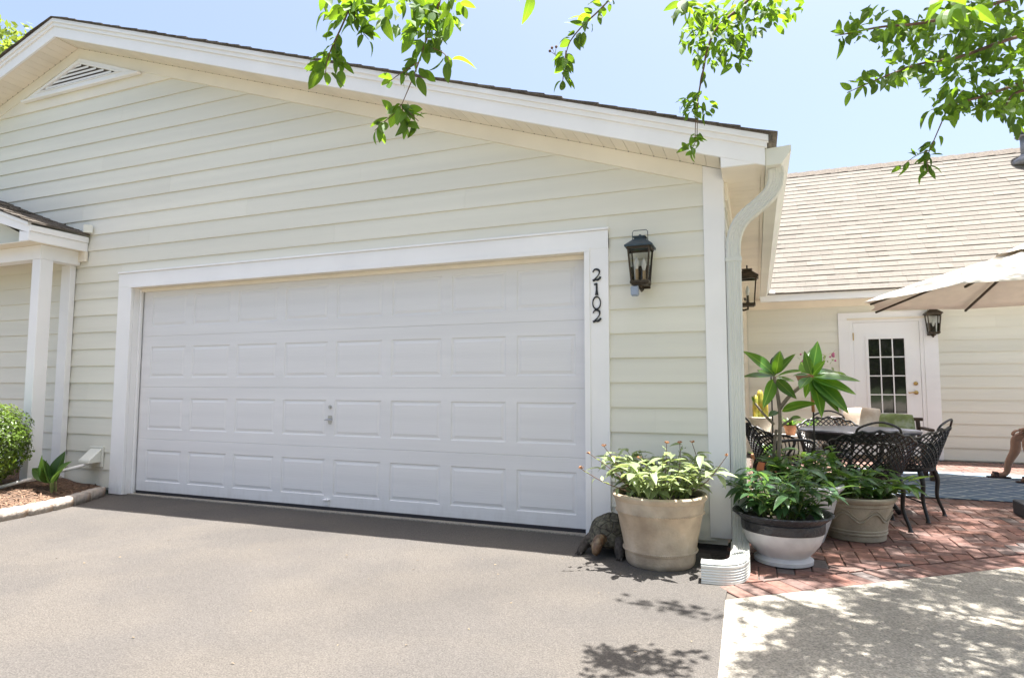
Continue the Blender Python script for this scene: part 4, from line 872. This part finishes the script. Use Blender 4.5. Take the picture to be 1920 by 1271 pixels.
# garden hooks
gh=MB().tube(spath([(6.078,3.0,G),(6.078,3.0,.9),(6.078,3.0,1.30),(6.09,3.0,1.39),(6.13,3.0,1.41),(6.165,3.0,1.37),(6.17,3.0,1.33)],5),.008,8).build('garden_hook',IRON,None,True); tag(gh,'thin black curved garden hook behind the left plumeria leaves','garden hook')
hb=thing('flower_stake',(6.345,1.05,G),'black stake with small flower basket behind the right plumeria leaves','flower stake')
MB().tube([(6.345,1.05,G),(6.345,1.05,.90)],.007,8).build('stake',IRON,hb)
MB().tube([(6.345,1.05,.88),(6.340,1.05,1.02),(6.332,1.05,1.10)],[.013,.012,.010],8).build('wooden_tip',mat('orange_wood',(.36,.15,.05),.6),hb)
b=MB(); b.lathe([(.05,0),(.10,.04),(.12,.09),(.115,.095),(.02,.085)],(6.34,1.08,1.09),16); b.build('basket',TERRA,hb,True)
for k in range(46): a=U(0,6.28); q=Vector((6.36+U(-.1,.16),1.10+U(-.1,.1),1.16+U(0,.20))); inst('leaf',random.choice(L1),hb,orient(q,rdir()+Vector((0,0,.4)),(0,0,1),U(.03,.055)))
b=MB()
for k in range(12): q=Vector((6.36+U(-.1,.16),1.06+U(-.1,.06),1.2+U(0,.16))); b.ball(q,U(.008,.014),6,4)
b.build('blossoms',PINK,hb)

# ------------------------------------------------------------ patio furniture
def lattice_chair(name):
    t=thing(name,(0,0,0),'x','chair','black cast metal patio chairs')     # faces +y, origin on the ground under the seat
    b=MB(); sr=.225; sz=.42
    ringp=[(sr*math.cos(2*math.pi*k/28),sr*math.sin(2*math.pi*k/28)*.98,sz) for k in range(29)]; b.tube(ringp,.012,6,False)
    for k in range(-4,5):
        o_=k*.05; h=math.sqrt(max(0,sr*sr-o_*o_)); 
        for s_ in (1,-1):
            p=Vector((o_,-h,0));q=Vector((o_,h,0)); rot=Matrix.Rotation(s_*math.pi/4,3,'Z'); p=rot@p;q=rot@q; b.sweep([(p.x,p.y*.98,sz-.002+.003*s_),(q.x,q.y*.98,sz-.002+.003*s_)],[(-.007,-.003),(.007,-.003),(.007,.003),(-.007,.003)],Vector((0,0,1)))
    b.build('seat',IRON,t)
    # back: curved shell behind the seat; u in [-1,1] round, v in [0,1] up
    def bp2(u,v):
        a=-math.pi/2+u*1.15; r=.235+.10*v; topz=.335*(1-.30*u*u) ; return Vector((r*math.cos(a)*1.02,r*math.sin(a)-.02*v,sz+.02+v*topz))
    b=MB()
    b.tube([bp2(u/10,1+.03*math.cos(u*2)) for u in range(-10,11)],.011,6); b.tube([bp2(-1,v/6) for v in range(7)],.010,6); b.tube([bp2(1,v/6) for v in range(7)],.010,6); b.tube([bp2(u/10,0) for u in range(-10,11)],.010,6)
    b.build('back_frame',IRON,t)
    b=MB(); nl=13
    for s_ in (1,-1):
        for k in range(-nl,nl+1):
            pts=[]
            for j in range(13):
                v=j/12; u=(k/nl*1.9)+s_*(v-.5)*.95
                if -1<=u<=1: pts.append(bp2(u,v)*1+Vector((0,0,0)))
            if len(pts)>=2: b.tube(pts,.0068,4,False)
    b.build('back_lattice',IRON,t)
    b=MB(); b.tube(spath([bp2(-.42,1.0),bp2(-.34,1.0)+Vector((0,-.012,.045)),bp2(0,1)+Vector((0,-.02,.075)),bp2(.34,1)+Vector((0,-.012,.045)),bp2(.42,1.0)],5),.009,6); b.build('top_handle',IRON,t)
    for s_ in (-1,1):
        b=MB(); b.tube(spath([bp2(s_*.96,.72),(s_*.275,.02,.635),(s_*.28,.14,.63),(s_*.27,.20,.60),(s_*.245,.19,.54),(s_*.225,.10,sz)],5),.013,6); 
        for k in range(5): y=-.02+k*.04; b.tube([(s_*.272,y,.63),(s_*.245,y+.015,.53),(s_*.225,y-.01,sz)],.006,5)
        b.build('armrest',IRON,t)
    for x,y,s_ in ((-.19,.17,-1),(.19,.17,-1),(-.17,-.18,1),(.17,-.18,1)):
        fx,fy=x*1.28,y*1.32; b=MB(); b.tube(spath([(x,y,sz),(x*1.12,y*1.14,.32),(x*1.08,y*1.10,.18),(fx*.98,fy*.98,.05),(fx,fy,.012)],4),[.021,.021,.022,.021,.019,.018,.017,.016,.015,.014,.014,.013,.013,.014,.016,.020,.022],8); b.build('leg',IRON,t,True)
    MB().tube([(-.2,.19,.16),(.0,0,.17),(.19,-.2,.16)],.007,6).build('stretcher',IRON,t); MB().tube([(.2,.19,.165),(.0,0,.175),(-.19,-.2,.165)],.007,6).build('stretcher',IRON,t)
    return t
ch0=lattice_chair('patio_chair')
ch0.location=(6.74,1.27,G); ch0.rotation_euler=(0,0,R(8)); ch0['label']='black lattice chair with its back to the camera behind the garland pot'
copy_tree(ch0,(7.09,1.80,G),R(62),'black lattice chair at the right of the table, seen from the side')
copy_tree(ch0,(6.62,2.95,G),R(172),'lattice chair on the far side of the table, sunlit')
copy_tree(ch0,(6.13,1.95,G),R(-75),'lattice chair at the left end of the table behind the plumeria')
copy_tree(ch0,(9.26,4.72,G),R(90),'patio chair under the seated person at the right edge')
tb=thing('patio_table',(6.80,2.12,G),'dark round cast metal patio table between the black chairs','table')
b=MB(); b.lathe([(.02,.672),(.47,.672),(.505,.680),(.512,.695),(.500,.705),(.47,.702),(.02,.702)],(6.80,2.12,G+.02),48); TBL=mat('table_top_slate',(.075,.08,.10),.35,.3,25,.2,60); b.build('table_top',TBL,tb,'auto')
MB().lathe([(.44,.61),(.455,.61),(.455,.672),(.44,.672)],(6.80,2.12,G+.02),40).build('apron',IRON,tb)
for k in range(4):
    a=math.pi/4+k*math.pi/2; f=lambda r,z:(6.8+r*math.cos(a),2.12+r*math.sin(a),G+z); MB().tube(spath([f(.34,.68),f(.30,.45),f(.20,.28),f(.30,.10),f(.38,.012)],4),[.022]*17,8).build('leg',IRON,tb,True)
MB().lathe([(.20,.27),(.215,.275),(.215,.285),(.2,.29)],(6.8,2.12,G),28).build('stretcher_ring',IRON,tb)
# bench with pillows
be=thing('slatted_bench',(7.35,4.35,G),'dark wooden slatted bench with pillows near the glazed door','bench')
for k in range(5): MB().box(6.82,7.86,4.16+k*.085,4.23+k*.085,.38,.40).build('seat_slat',WOODD,be)
for k in range(11): x=6.86+k*.092; MB().prism([(x,4.58,.42),(x+.045,4.58,.42),(x+.045,4.60,.42),(x,4.60,.42)],(0,.06,.24)).build('back_slat',WOODD,be)
MB().box(6.82,7.86,4.635,4.695,.66,.70).build('top_rail',WOODD,be,bevel=.005)
for x in (6.84,7.84):
    for y in (4.2,4.58): MB().box(x-.03,x+.03,y-.03,y+.03,G,.41).build('leg',WOODD,be)
    MB().box(x-.03,x+.03,4.15,4.62,.56,.59).build('armrest',WOODD,be,bevel=.004)
def pillow(name,c,w_,h,th,rx,rz,m,lab):
    b=MB(); vs_=[];fs=[]; n=14
    for s_ in (1,-1):
        for i in range(n+1):
            for j in range(n+1):
                u=i/n*2-1;v=j/n*2-1; e=(1-u**4)*(1-v**4); k=1-.07*(u*u*v*v); vs_.append((u*w_/2*(1-.05*(1-v*v)*-1)*k,s_*th/2*max(0,e)**.45,v*h/2*k))
    for s_ in range(2):
        o_=s_*(n+1)**2
        for i in range(n):
            for j in range(n):
                q=(o_+i*(n+1)+j,o_+(i+1)*(n+1)+j,o_+(i+1)*(n+1)+j+1,o_+i*(n+1)+j+1); fs.append(q[::-1] if s_==0 else q)
    b.add(vs_,fs); o=b.build(name,m,None,True); o.matrix_world=Matrix.Translation(c)@Matrix.Rotation(rz,4,'Z')@Matrix.Rotation(rx,4,'X'); tag(o,lab,'pillow'); return o
pillow('pillow',(7.17,4.43,.60),.44,.46,.16,R(-14),R(6),PILW,'beige and white striped pillow on the dark bench')
pillow('pillow',(7.50,4.40,.565),.42,.40,.17,R(-18),R(-12),PILG,'green patterned pillow at right on the dark bench')
# rug
def rugmat():
    m,t,b,N,L=nodes('blue_rug'); tc=N.new('ShaderNodeTexCoord'); mp=N.new('ShaderNodeMapping'); mp.inputs['Rotation'].default_value=(0,0,R(45)); L.new(tc.outputs['Object'],mp.inputs[0])
    nz=N.new('ShaderNodeTexNoise'); nz.inputs['Scale'].default_value=6; L.new(tc.outputs['Object'],nz.inputs[0]); mixv=N.new('ShaderNodeMix'); mixv.data_type='VECTOR'; mixv.inputs[0].default_value=.06; L.new(mp.outputs[0],mixv.inputs[4]); L.new(nz.outputs['Color'],mixv.inputs[5])
    v=N.new('ShaderNodeTexVoronoi'); v.feature='DISTANCE_TO_EDGE'; v.inputs['Randomness'].default_value=.15; v.inputs['Scale'].default_value=5.5; L.new(mixv.outputs[1],v.inputs[0])
    r=N.new('ShaderNodeMapRange'); r.inputs[1].default_value=.03; r.inputs[2].default_value=.075; L.new(v.outputs[0],r.inputs[0]); mx=N.new('ShaderNodeMix'); mx.data_type='RGBA'; L.new(r.outputs[0],mx.inputs[0]); mx.inputs[6].default_value=(.36,.38,.36,1); mx.inputs[7].default_value=(.105,.15,.20,1)
    L.new(mx.outputs[2],b.inputs['Base Color']); b.inputs['Roughness'].default_value=.95; return m
rg=MB().box(7.05,10.2,2.93,5.22,G+.006,G+.014).build('outdoor_rug',rugmat(),None); tag(rg,'blue outdoor rug with pale trellis lines on the bricks','rug')
# umbrella
um=thing('patio_umbrella',(8.75,2.2,G),'beige cantilever patio umbrella with dark ribs at the right edge','umbrella')
RV=[(7.156,3.916),(7.372,4.903),(8.465,5.128),(9.55,4.95),(10.30,3.95),(9.95,2.95),(8.95,2.48),(7.83,2.70)]; RZ=2.10; AP=Vector((8.78,3.75,2.62))
b=MB(); vs_=[];fs=[]; ns=6; nr=8
ringv=[]
for k in range(8):
    p=Vector((*RV[k],RZ));q=Vector((*RV[(k+1)%8],RZ))
    for j in range(ns):
        t=j/ns; e=p.lerp(q,t); sag=4*t*(1-t); cen=Vector((AP.x,AP.y,RZ)); e=e.lerp(cen,.05*sag); e.z+=.0; ringv.append((e,sag))
for i in range(nr+1):
    t=i/nr
    for e,sag in ringv:
        q=e.lerp(AP,t*.93); q.z=RZ+(AP.z-RZ)*(t*.93)**.92-.035*sag*math.sin(math.pi*t)*1.0; vs_.append(q)
m8=8*ns
for i in range(nr):
    for j in range(m8): fs.append((i*m8+j,i*m8+(j+1)%m8,(i+1)*m8+(j+1)%m8,(i+1)*m8+j))
b.add(vs_,fs); cn=b.build('canopy',CANV,um,True); md=cn.modifiers.new('thickness','SOLIDIFY'); md.thickness=.003
b=MB(); k8=len(RV); b.add([Vector((*q,RZ)).lerp(AP+Vector((0,0,.05)),.80) for q in RV]+[AP+Vector((0,0,.07))],[(i,(i+1)%8,8) for i in range(8)]); b.build('vent_flap',CANV,um)
hub=AP+Vector((0,0,-.06))
for q in RV:
    e=Vector((*q,RZ-.012)).lerp(Vector((AP.x,AP.y,RZ)),.035); b=MB(); b.sweep([e,e.lerp(AP,.5)+Vector((0,0,.0)),AP+Vector((0,0,-.045))],[(-.010,-.030),(.010,-.030),(.010,-.008),(-.010,-.008)],Vector((0,0,1))); b.build('rib',BRONZE,um)
MB().lathe([(.04,-.14),(.05,-.12),(.05,.0),(.02,.16)],AP,16).build('hub',BRONZE,um)
MB().tube([(8.75,2.20,G+.10),(8.75,2.20,1.0),(8.75,2.2,2.05)],.032,12).build('mast',BRONZE,um); MB().tube(spath([(8.75,2.2,2.0),(8.75,2.12,2.6),(8.76,2.6,3.05),(8.78,3.4,3.0),(8.78,3.75,2.76)],5),.028,10).build('arm',BRONZE,um,True)
MB().box(8.02,8.95,1.93,2.32,G+.001,G+.125).build('weight_base',mat('dark_base',(.03,.035,.045),.6,.2,20,.3,80),um,bevel=.008)

# ------------------------------------------------------------ seated person (only a leg, a hand and the feet are in view)
ps=thing('person',(8.98,4.78,G),'seated person in sandals, bare lower leg and hand on knee at right edge','person')
def skin(name,chains,m,par,sub=2):
    vs_=[];es=[];rs=[];idx={}
    for ch in chains:
        prev=None
        for co,r in ch:
            key=tuple(round(c,4) for c in co)
            if key not in idx: idx[key]=len(vs_); vs_.append(Vector(co)-ORG[par.name]); rs.append(r)
            i=idx[key]
            if prev is not None and prev!=i: es.append((prev,i))
            prev=i
    me=bpy.data.meshes.new(name); me.from_pydata(vs_,es,[]); me.materials.append(m); o=bpy.data.objects.new(name,me); COL.objects.link(o); o.parent=par
    sk=o.modifiers.new('skin','SKIN'); sk.use_smooth_shade=True; ss=o.modifiers.new('sub','SUBSURF'); ss.levels=sub; ss.render_levels=sub
    for i,r in enumerate(rs): me.skin_vertices[0].data[i].radius=(r if isinstance(r,tuple) else (r,r))
    me.skin_vertices[0].data[0].use_root=True; return o
pel=(9.28,4.73,.50)
def leg(y,kx,kz,fx,fy):
    return [(pel,.13),((9.20,y,.495),.10),((9.02,y,.49),.085),((kx+.03,y,kz),.062),((kx,y,kz-.035),.060),((kx+.01,y+ (fy-y)*.25,kz-.14),.058),((fx+.10,fy,.17),.042),((fx+.085,fy,.06),.036),((fx+.06,fy,.022),.034),((fx-.02,fy,.016),.032),((fx-.085,fy,.008),.022)]
hand=(8.815,4.715,.545)
body=[leg(4.80,8.84,.475,8.66,4.80),leg(4.52,8.86,.475,8.83,4.40),
 [(pel,.13),((9.31,4.73,.66),.135),((9.33,4.73,.86),.145),((9.33,4.73,.99),.12),((9.32,4.73,1.07),.055),((9.30,4.73,1.13),.055),((9.285,4.73,1.21),.085),((9.28,4.73,1.30),.075)],
 [((9.33,4.73,.99),.12),((9.33,4.56,.98),.055),((9.30,4.50,.80),.043),((9.26,4.50,.68),.036),((9.05,4.52,.60),.028),((8.96,4.52,.57),.026)],
 [((9.33,4.73,.99),.12),((9.33,4.92,.98),.055),((9.29,4.93,.80),.043),((9.22,4.92,.68),.036),((9.03,4.83,.60),.028),((8.92,4.77,.572),.024),((8.87,4.745,.562),.028)]]
skin('body',body,SKIN,ps)
for k,(dy,l) in enumerate(((-.030,.072),(-.010,.080),(.010,.078),(.028,.064))):
    p0=(8.865,4.745+dy,.565); skin('finger',[[(p0,.010),((8.835,4.738+dy*1.1,.560),.0095),((8.808,4.733+dy*1.1,.540),.0088),((8.795,4.73+dy*1.1,.540-l*.55),.0075)]],SKIN,ps,1)
skin('finger',[[((8.88,4.715,.560),.012),((8.862,4.695,.548),.0105),((8.845,4.688,.525),.0085)]],SKIN,ps,1)
b=MB(); b.ball((9.285,4.73,1.235),.115,14,10,(.95,.88,1.1)); b.build('hair',HAIR,ps,True)
b=MB(); b.ball((9.185,4.70,1.20),.012,8,6); b.ball((9.185,4.76,1.20),.012,8,6); b.tube([(9.20,4.73,1.20),(9.175,4.73,1.17)],[.012,.018],8); b.tube([(9.20,4.70,1.145),(9.192,4.73,1.14),(9.20,4.76,1.145)],.006,6); b.build('face',SKIN,ps,True)
skin('shirt',[[((9.285,4.73,.54),.150),((9.315,4.73,.68),.152),((9.335,4.73,.86),.160),((9.335,4.73,.99),.135)],[((9.335,4.73,.99),.135),((9.335,4.55,.985),.07),((9.315,4.51,.88),.058)],[((9.335,4.73,.99),.135),((9.335,4.93,.985),.07),((9.315,4.945,.88),.058)]],SHIRT,ps)
skin('shorts',[[((9.29,4.73,.50),.150),((9.19,4.80,.50),.112),((9.06,4.80,.497),.098)],[((9.29,4.73,.50),.150),((9.19,4.56,.50),.112),((9.06,4.53,.497),.098)]],SHORT,ps)
for fx,fy in ((8.66,4.80),(8.83,4.40)):
    b=MB(); b.prism([(fx-.125,fy-.03,G+.014),(fx-.06,fy-.045,G+.014),(fx+.10,fy-.034,G+.014),(fx+.125,fy,G+.014),(fx+.10,fy+.034,G+.014),(fx-.06,fy+.045,G+.014),(fx-.125,fy+.03,G+.014)],(0,0,.018)); b.build('sandal_sole',SANDAL,ps,bevel=.004)
    b=MB(); b.sweep([(fx-.03,fy-.042,G+.03),(fx-.035,fy-.03,.042),(fx-.04,fy,.052),(fx-.035,fy+.03,.042),(fx-.03,fy+.042,G+.03)],[(-.025,-.003),(.025,-.003),(.025,.004),(-.025,.004)],Vector((0,0,1))); b.build('sandal_strap',SANDAL,ps)

# ------------------------------------------------------------ trees
tr=thing('crape_myrtle_tree',(8.35,-.95,G),'leafy tree whose green sprays hang across the top of the picture','tree')
def limb(pts,r0,r1,name='limb',m=BARK,n=4):
    pth=spath(pts,n); k=len(pth); MB().tube(pth,[r0+(r1-r0)*i/(k-1) for i in range(k)],8,False).build(name,m,tr,True); return pth
TB=Vector((8.35,-.95,G))
limb([TB,TB+Vector((-.05,.05,.9)),TB+Vector((-.1,.1,1.9)),TB+Vector((-.3,.2,3.0)),TB+Vector((-.5,.6,4.4)),TB+Vector((-.4,1.2,6.0))],.10,.03,'trunk')
limb([TB+Vector((.06,-.03,0)),TB+Vector((.25,-.2,1.2)),TB+Vector((.4,-.5,2.6)),TB+Vector((.6,-.9,4.2)),TB+Vector((.5,-1.2,5.6))],.08,.025,'trunk')
limb([TB+Vector((-.06,-.05,0)),TB+Vector((-.25,-.15,1.3)),TB+Vector((-.9,-.5,2.5)),TB+Vector((-1.7,-.9,3.3)),TB+Vector((-2.6,-1.2,3.7)),TB+Vector((-3.6,-1.5,3.6))],.075,.014,'trunk')
limb([TB+Vector((-.3,.2,3.0)),TB+Vector((-1.0,1.0,4.6)),TB+Vector((-1.6,2.0,5.8))],.04,.012); limb([TB+Vector((-.9,-.5,2.5)),TB+Vector((-1.5,.1,3.9)),TB+Vector((-2.0,.9,4.9))],.03,.010); limb([TB+Vector((-.5,.6,4.4)),TB+Vector((.6,1.5,5.2)),TB+Vector((1.2,2.4,5.8))],.035,.01)
LT=[leafdata(1,wd,6,f,d,.50,.78,LM_TREE,'crape_leaf') for wd,f,d in ((.52,.10,.12),(.47,.16,.30),(.55,.06,.05),(.50,.20,.45),(.44,.24,.6))]
LEAVES=[]      # (matrix)
def spray(px,n,lmin,lmax,spr,r0=.006,side=0,leafy=(0,1)):
    pts=[P(x,y,d) for x,y,d in px]; pth=spath(pts,6); k=len(pth); MB().tube(pth,[r0+(.0012-r0)*i/(k-1) for i in range(k)],6,False).build('twig',TWIG,tr,True)
    n=int(n*1.25)
    for j in range(n):
        t=leafy[0]+(leafy[1]-leafy[0])*(j+U(0,.8))/n; i=min(k-2,int(t*(k-1))); q=pth[i].lerp(pth[i+1],U(0,1)); tan=(pth[i+1]-pth[i]).normalized()
        out=rdir(); out=(out-tan*out.dot(tan)*.7).normalized(); d=(out+tan*U(.1,.8)+Vector((0,0,-.25))).normalized(); q=q+out*U(0,spr)
        L=U(lmin,lmax); n_=(Vector((0,0,1))+rdir()*.75)
        L*=U(.8,1.15); LEAVES.append((orient(q,d,n_,L),L/max(.5,(q-CAM).length)))
def clump(x,y,d,w_,h,n,lmin,lmax,dd=.12):
    c=P(x,y,d)
    for j in range(int(n*(2.0 if x<1000 else 1.5 if x>1780 else 1.3 if x>1560 else 1.9))):
        a=U(0,6.28); r=math.sqrt(U(0,1)); q=P(x+w_*r*math.cos(a),y+h*r*math.sin(a),d+U(-dd,dd)); dr_=(q-c).normalized()*.7+rdir()*.7+Vector((0,0,-.35)); L=U(lmin*.8,lmax)*(1.0 if x<1000 else .9); LEAVES.append((orient(q-dr_.normalized()*L*.5,dr_,Vector((0,0,1))+rdir()*.7,L),L/max(.5,(q-CAM).length)))
D=2.25; a_,b_=.052,.084
# left sprays
spray([(690,-120,2.3),(668,-30,D),(660,0,D),(640,50,D),(622,88,D),(612,118,D),(609,142,D)],26,a_,b_,.025,.005,leafy=(.2,1))
spray([(660,20,D),(675,55,D),(690,75,D)],7,a_,b_,.015,.002)
spray([(625,80,D),(632,108,D),(640,130,D)],9,.04,.062,.01,.002)
spray([(850,-120,2.3),(826,-10,D),(815,30,D),(800,70,D),(785,115,D),(770,155,D),(752,198,D)],26,a_,b_,.03,.006,leafy=(.1,.8))
spray([(752,196,D),(738,214,D),(716,232,D),(702,246,D)],9,.05,.075,.012,.002); spray([(752,196,D),(757,222,D),(762,245,D)],8,.05,.078,.012,.002); spray([(752,198,D),(770,215,D),(784,228,D)],8,.045,.07,.012,.002)
spray([(795,85,D),(830,100,D),(842,118,D)],7,a_,b_,.015,.002); spray([(783,118,D),(748,140,D),(728,155,D)],7,.04,.06,.012,.002)
clump(735,22,D,120,38,44,a_,b_); clump(640,15,D,55,30,12,a_,b_); clump(850,25,D,38,38,10,a_,b_); clump(795,55,D,45,35,14,a_,b_)
# single leaf, middle spray
LEAVES.append((orient(P(994,-12,2.0),P(992,36,2.0)-P(994,-12,2.0),(RT*.6-FW),.082),.04)); clump(960,-14,2.1,22,8,4,.05,.07)
spray([(1210,-80,2.6),(1150,-10,2.5),(1120,22,2.5),(1092,48,2.5),(1072,72,2.5),(1064,88,2.5),(1058,115,2.5),(1055,150,2.5)],26,.042,.066,.03,.004,leafy=(.1,.6)); spray([(1060,95,2.5),(1057,120,2.5),(1054,152,2.5)],13,.045,.066,.012,.002)
b=MB()
for q in ((1034,90),(1042,88),(1030,96)): b.ball(P(q[0],q[1],2.5),.006,6,5); b.tube([P(q[0],q[1],2.5),P(1040,103,2.5),P(1050,112,2.5)],.0012,4)
b.build('seed_capsules',TWIG,tr)
# third spray
D3=2.72
spray([(1470,-80,2.7),(1420,-20,D3),(1385,15,D3),(1345,50,D3),(1326,90,D3),(1318,130,D3),(1312,160,D3),(1308,185,D3),(1305,215,D3),(1303,240,D3),(1303,258,D3)],16,.05,.075,.03,.008,leafy=(0,.55))
clump(1335,75,D3,62,55,78,.042,.070,.18); clump(1300,20,2.3,48,28,18,.06,.09); clump(1400,40,D3,75,45,46,.042,.068); clump(1450,10,D3,60,26,30,.045,.07); clump(1378,110,D3,28,28,10,.05,.07)
clump(1306,198,D3,36,24,30,.038,.058,.08); clump(1304,262,D3,15,12,8,.04,.055,.04); clump(1290,282,D3,14,16,6,.05,.065,.04)
MB().tube([P(1308,185,D3),P(1306,260,D3),P(1294,285,D3)],.0016,5).build('twig',TWIG,tr)
# right mass
for px,n in (((((2060,30,3.1),(1900,70,2.9),(1800,105,2.8),(1720,120,2.75),(1640,150,2.7),(1590,172,2.7)),30)),(((2000,-40,3),(1850,10,2.8),(1740,40,2.7),(1650,50,2.7),(1590,62,2.7),(1565,66,2.7)),34),(((2060,120,2.9),(1930,150,2.8),(1840,180,2.7),(1780,195,2.7),(1745,205,2.7)),24),(((1960,160,2.8),(1900,175,2.8),(1880,215,2.8)),12)):
    spray(px,n,.045,.075,.03,.010)
for x,y,w_,h,n,d in ((1640,45,58,32,34,2.7),(1700,70,60,45,60,2.8),(1780,60,75,60,95,2.9),(1860,60,75,65,110,3.0),(1700,130,55,25,34,2.7),(1640,150,42,18,16,2.7),(1790,150,70,45,70,2.8),(1880,150,60,60,85,2.9),(1780,200,36,22,20,2.7),(1860,200,50,18,26,2.8),(1905,215,24,30,16,2.6),(1830,20,60,30,40,2.6)): clump(x,y,d,w_,h,n,.045,.078,.25)
clump(1775,22,1.6,38,30,6,.05,.07,.05); clump(1800,15,1.5,60,22,8,.05,.075,.05)
spray([(1775,205,2.7),(1762,235,2.7),(1748,268,2.7),(1738,295,2.7),(1740,322,2.7)],18,.040,.060,.015,.003,leafy=(.4,1)); spray([(1744,280,2.7),(1715,292,2.7),(1690,312,2.7)],9,.038,.055,.01,.002)
LEAVES.sort(key=lambda q:-q[1])
def inframe(m):
    v=m.translation-CAM; z=v.dot(FW); x=v.dot(RT)/z*FPX+960; y=635.5-v.dot(UP)/z*FPX; return -20<x<1940 and -25<y<400
vis=[q for q in LEAVES if inframe(q[0])]; oth=[q for q in LEAVES if not inframe(q[0])]
# clearly separate leaves first (lower in the picture), the densest mass joins the crown
def key(q):
    v=q[0].translation-CAM; x=v.dot(RT)/v.dot(FW)*FPX+960; return (1 if x>1760 else 0)
vis.sort(key=key)
for q,_ in vis[:300]: inst('leaf',random.choice(LT),tr,q)
crown=MB()
def addleaf(b,mw,me):
    b.add([mw@v.co for v in me.vertices],[tuple(p.vertices) for p in me.polygons])
for q,_ in vis[300:]+oth: addleaf(crown,q,random.choice(LT))
SMALL=leafdata(1,.55,3,.12,.2,.48,.95,LM_TREEI,'small')
def toppx(q):
    v=q-CAM; z=v.dot(FW); return 9 if z<=.1 else (v.dot(UP)/z*FPX)
def fill(cx,cy,cz,rx,ry,rz,ncl,nl,cl=.26,zmin=0):
    for k in range(ncl):
        d=rdir()*U(.1,1)**.45; c=Vector((cx+d.x*rx,cy+d.y*ry,cz+d.z*rz))
        tw_=rdir()*cl*.8
        for j in range(nl):
            q=c+tw_*U(-1,1)+rdir()*cl*U(0,1)**.7*.55
            if toppx(q)<655 and (q-CAM).dot(FW)>0: 
                v=q-CAM; x=v.dot(RT)/v.dot(FW)*FPX+960
                if -30<x<1935: continue
            if q.x-.16*q.z<5.80: continue
            addleaf(crown,orient(q,rdir()+Vector((0,0,-.3)),Vector((0,0,1))+rdir()*.8,U(.05,.075)),SMALL)
fill(7.7,-.7,4.9,1.7,1.9,1.1,140,80); fill(8.0,1.3,6.4,1.9,1.9,1.0,150,75); fill(9.3,.2,5.2,1.8,2.2,1.5,140,70); fill(8.6,3.0,7.3,1.9,1.5,.8,110,75); fill(7.4,2.0,7.2,1.3,1.5,.6,90,75); fill(7.5,-1.6,4.6,.9,1.2,.6,50,75); fill(6.5,-1.4,3.95,.9,.7,.35,22,45); fill(8.4,-2.3,4.2,1.6,1.3,.9,70,60)
for gx,gy,zz,n_ in ((5.36,-1.20,4.3,16),(5.62,-1.22,4.4,30),(5.50,-1.27,4.6,12)):
    for j in range(n_): q=Vector((gx+.16*zz+U(-.17,.17),gy+.058*zz+U(-.06,.06),zz+U(-.15,.15))); addleaf(crown,orient(q,rdir(),Vector((0,0,1))+rdir()*.6,U(.05,.075)),SMALL)
crown.build('crown',LM_TREEI,tr)['kind']='stuff'

def simple_tree(name,base,h,cr,cz,nl,lm,ls,label,seed):
    random.seed(seed); t=thing(name,base,label,'tree'); B=Vector(base)
    MB().tube(spath([B,B+Vector((.1,.05,h*.3)),B+Vector((-.1,.1,h*.6)),B+Vector((0,0,h*.9))],5),[.22-.012*i for i in range(16)],10,False).build('trunk',BARK,t,True)
    for k in range(7): a=k*.9; MB().tube(spath([B+Vector((0,0,h*(.3+.06*k))),B+Vector((math.cos(a)*cr*.4,math.sin(a)*cr*.4,h*(.5+.05*k))),B+Vector((math.cos(a)*cr*.8,math.sin(a)*cr*.8,h*(.6+.05*k)))],4),[.08-.008*i for i in range(9)],6,False).build('limb',BARK,t,True)
    b=MB()
    for k in range(nl//40):
        d=rdir()*U(.2,1)**.4; c=B+Vector((d.x*cr,d.y*cr,cz+d.z*(h-cz)*.95))
        for j in range(40):
            q=c+rdir()*U(0,1)**.6*cr*.17; n=(rdir()+Vector((0,0,.5))).normalized(); tt=n.orthogonal().normalized(); tt=tt*math.cos(j)+n.cross(tt)*math.sin(j); s_=n.cross(tt); l=ls*U(.7,1.3)
            b.add([q-tt*l,q+s_*l*.5,q+tt*l,q-s_*l*.5],[(0,1,2,3)])
    b.build('crown',lm,t)
simple_tree('background_tree',(-15.3,6.5,-.05),12.3,3.0,8.6,16000,LM_FAR,.10,'yellow green tree showing behind the left end of the roof',11)
simple_tree('garden_tree',(13.0,-13,-.05),8.5,3.4,4.6,9000,LM_DK,.14,'dark green tree across the yard, mirrored in the glazed door',12)
simple_tree('garden_tree',(8.5,-17,-.05),9.0,3.6,4.6,9000,LM_DK,.14,'broad green tree far across the drive, mirrored in the door panes',13)
simple_tree('garden_tree',(17.5,-9,-.05),8.0,3.4,4.2,9000,LM_DK,.14,'dark green tree at the right side of the yard',14)
# a few dry leaves and flecks on the drive
random.seed(5); lit=MB()
for k in range(60):
    x,y=U(-.0,5.7),-U(.55,2.6); s=U(.004,.011); a=U(0,6.28); q=Vector((x,y,G+.0035)); d=Vector((math.cos(a),math.sin(a),0))*s; e=Vector((-d.y,d.x,0))*U(.25,.7)
    lit.add([q-d,q+e+Vector((0,0,.003)),q+d,q-e],[(0,1,2,3)])
tag(lit.build('leaf_litter',mat('dry_leaf',(.20,.155,.10),.9,.4,30)),'tiny dry leaf bits scattered on the asphalt drive','leaf litter',kind='stuff')
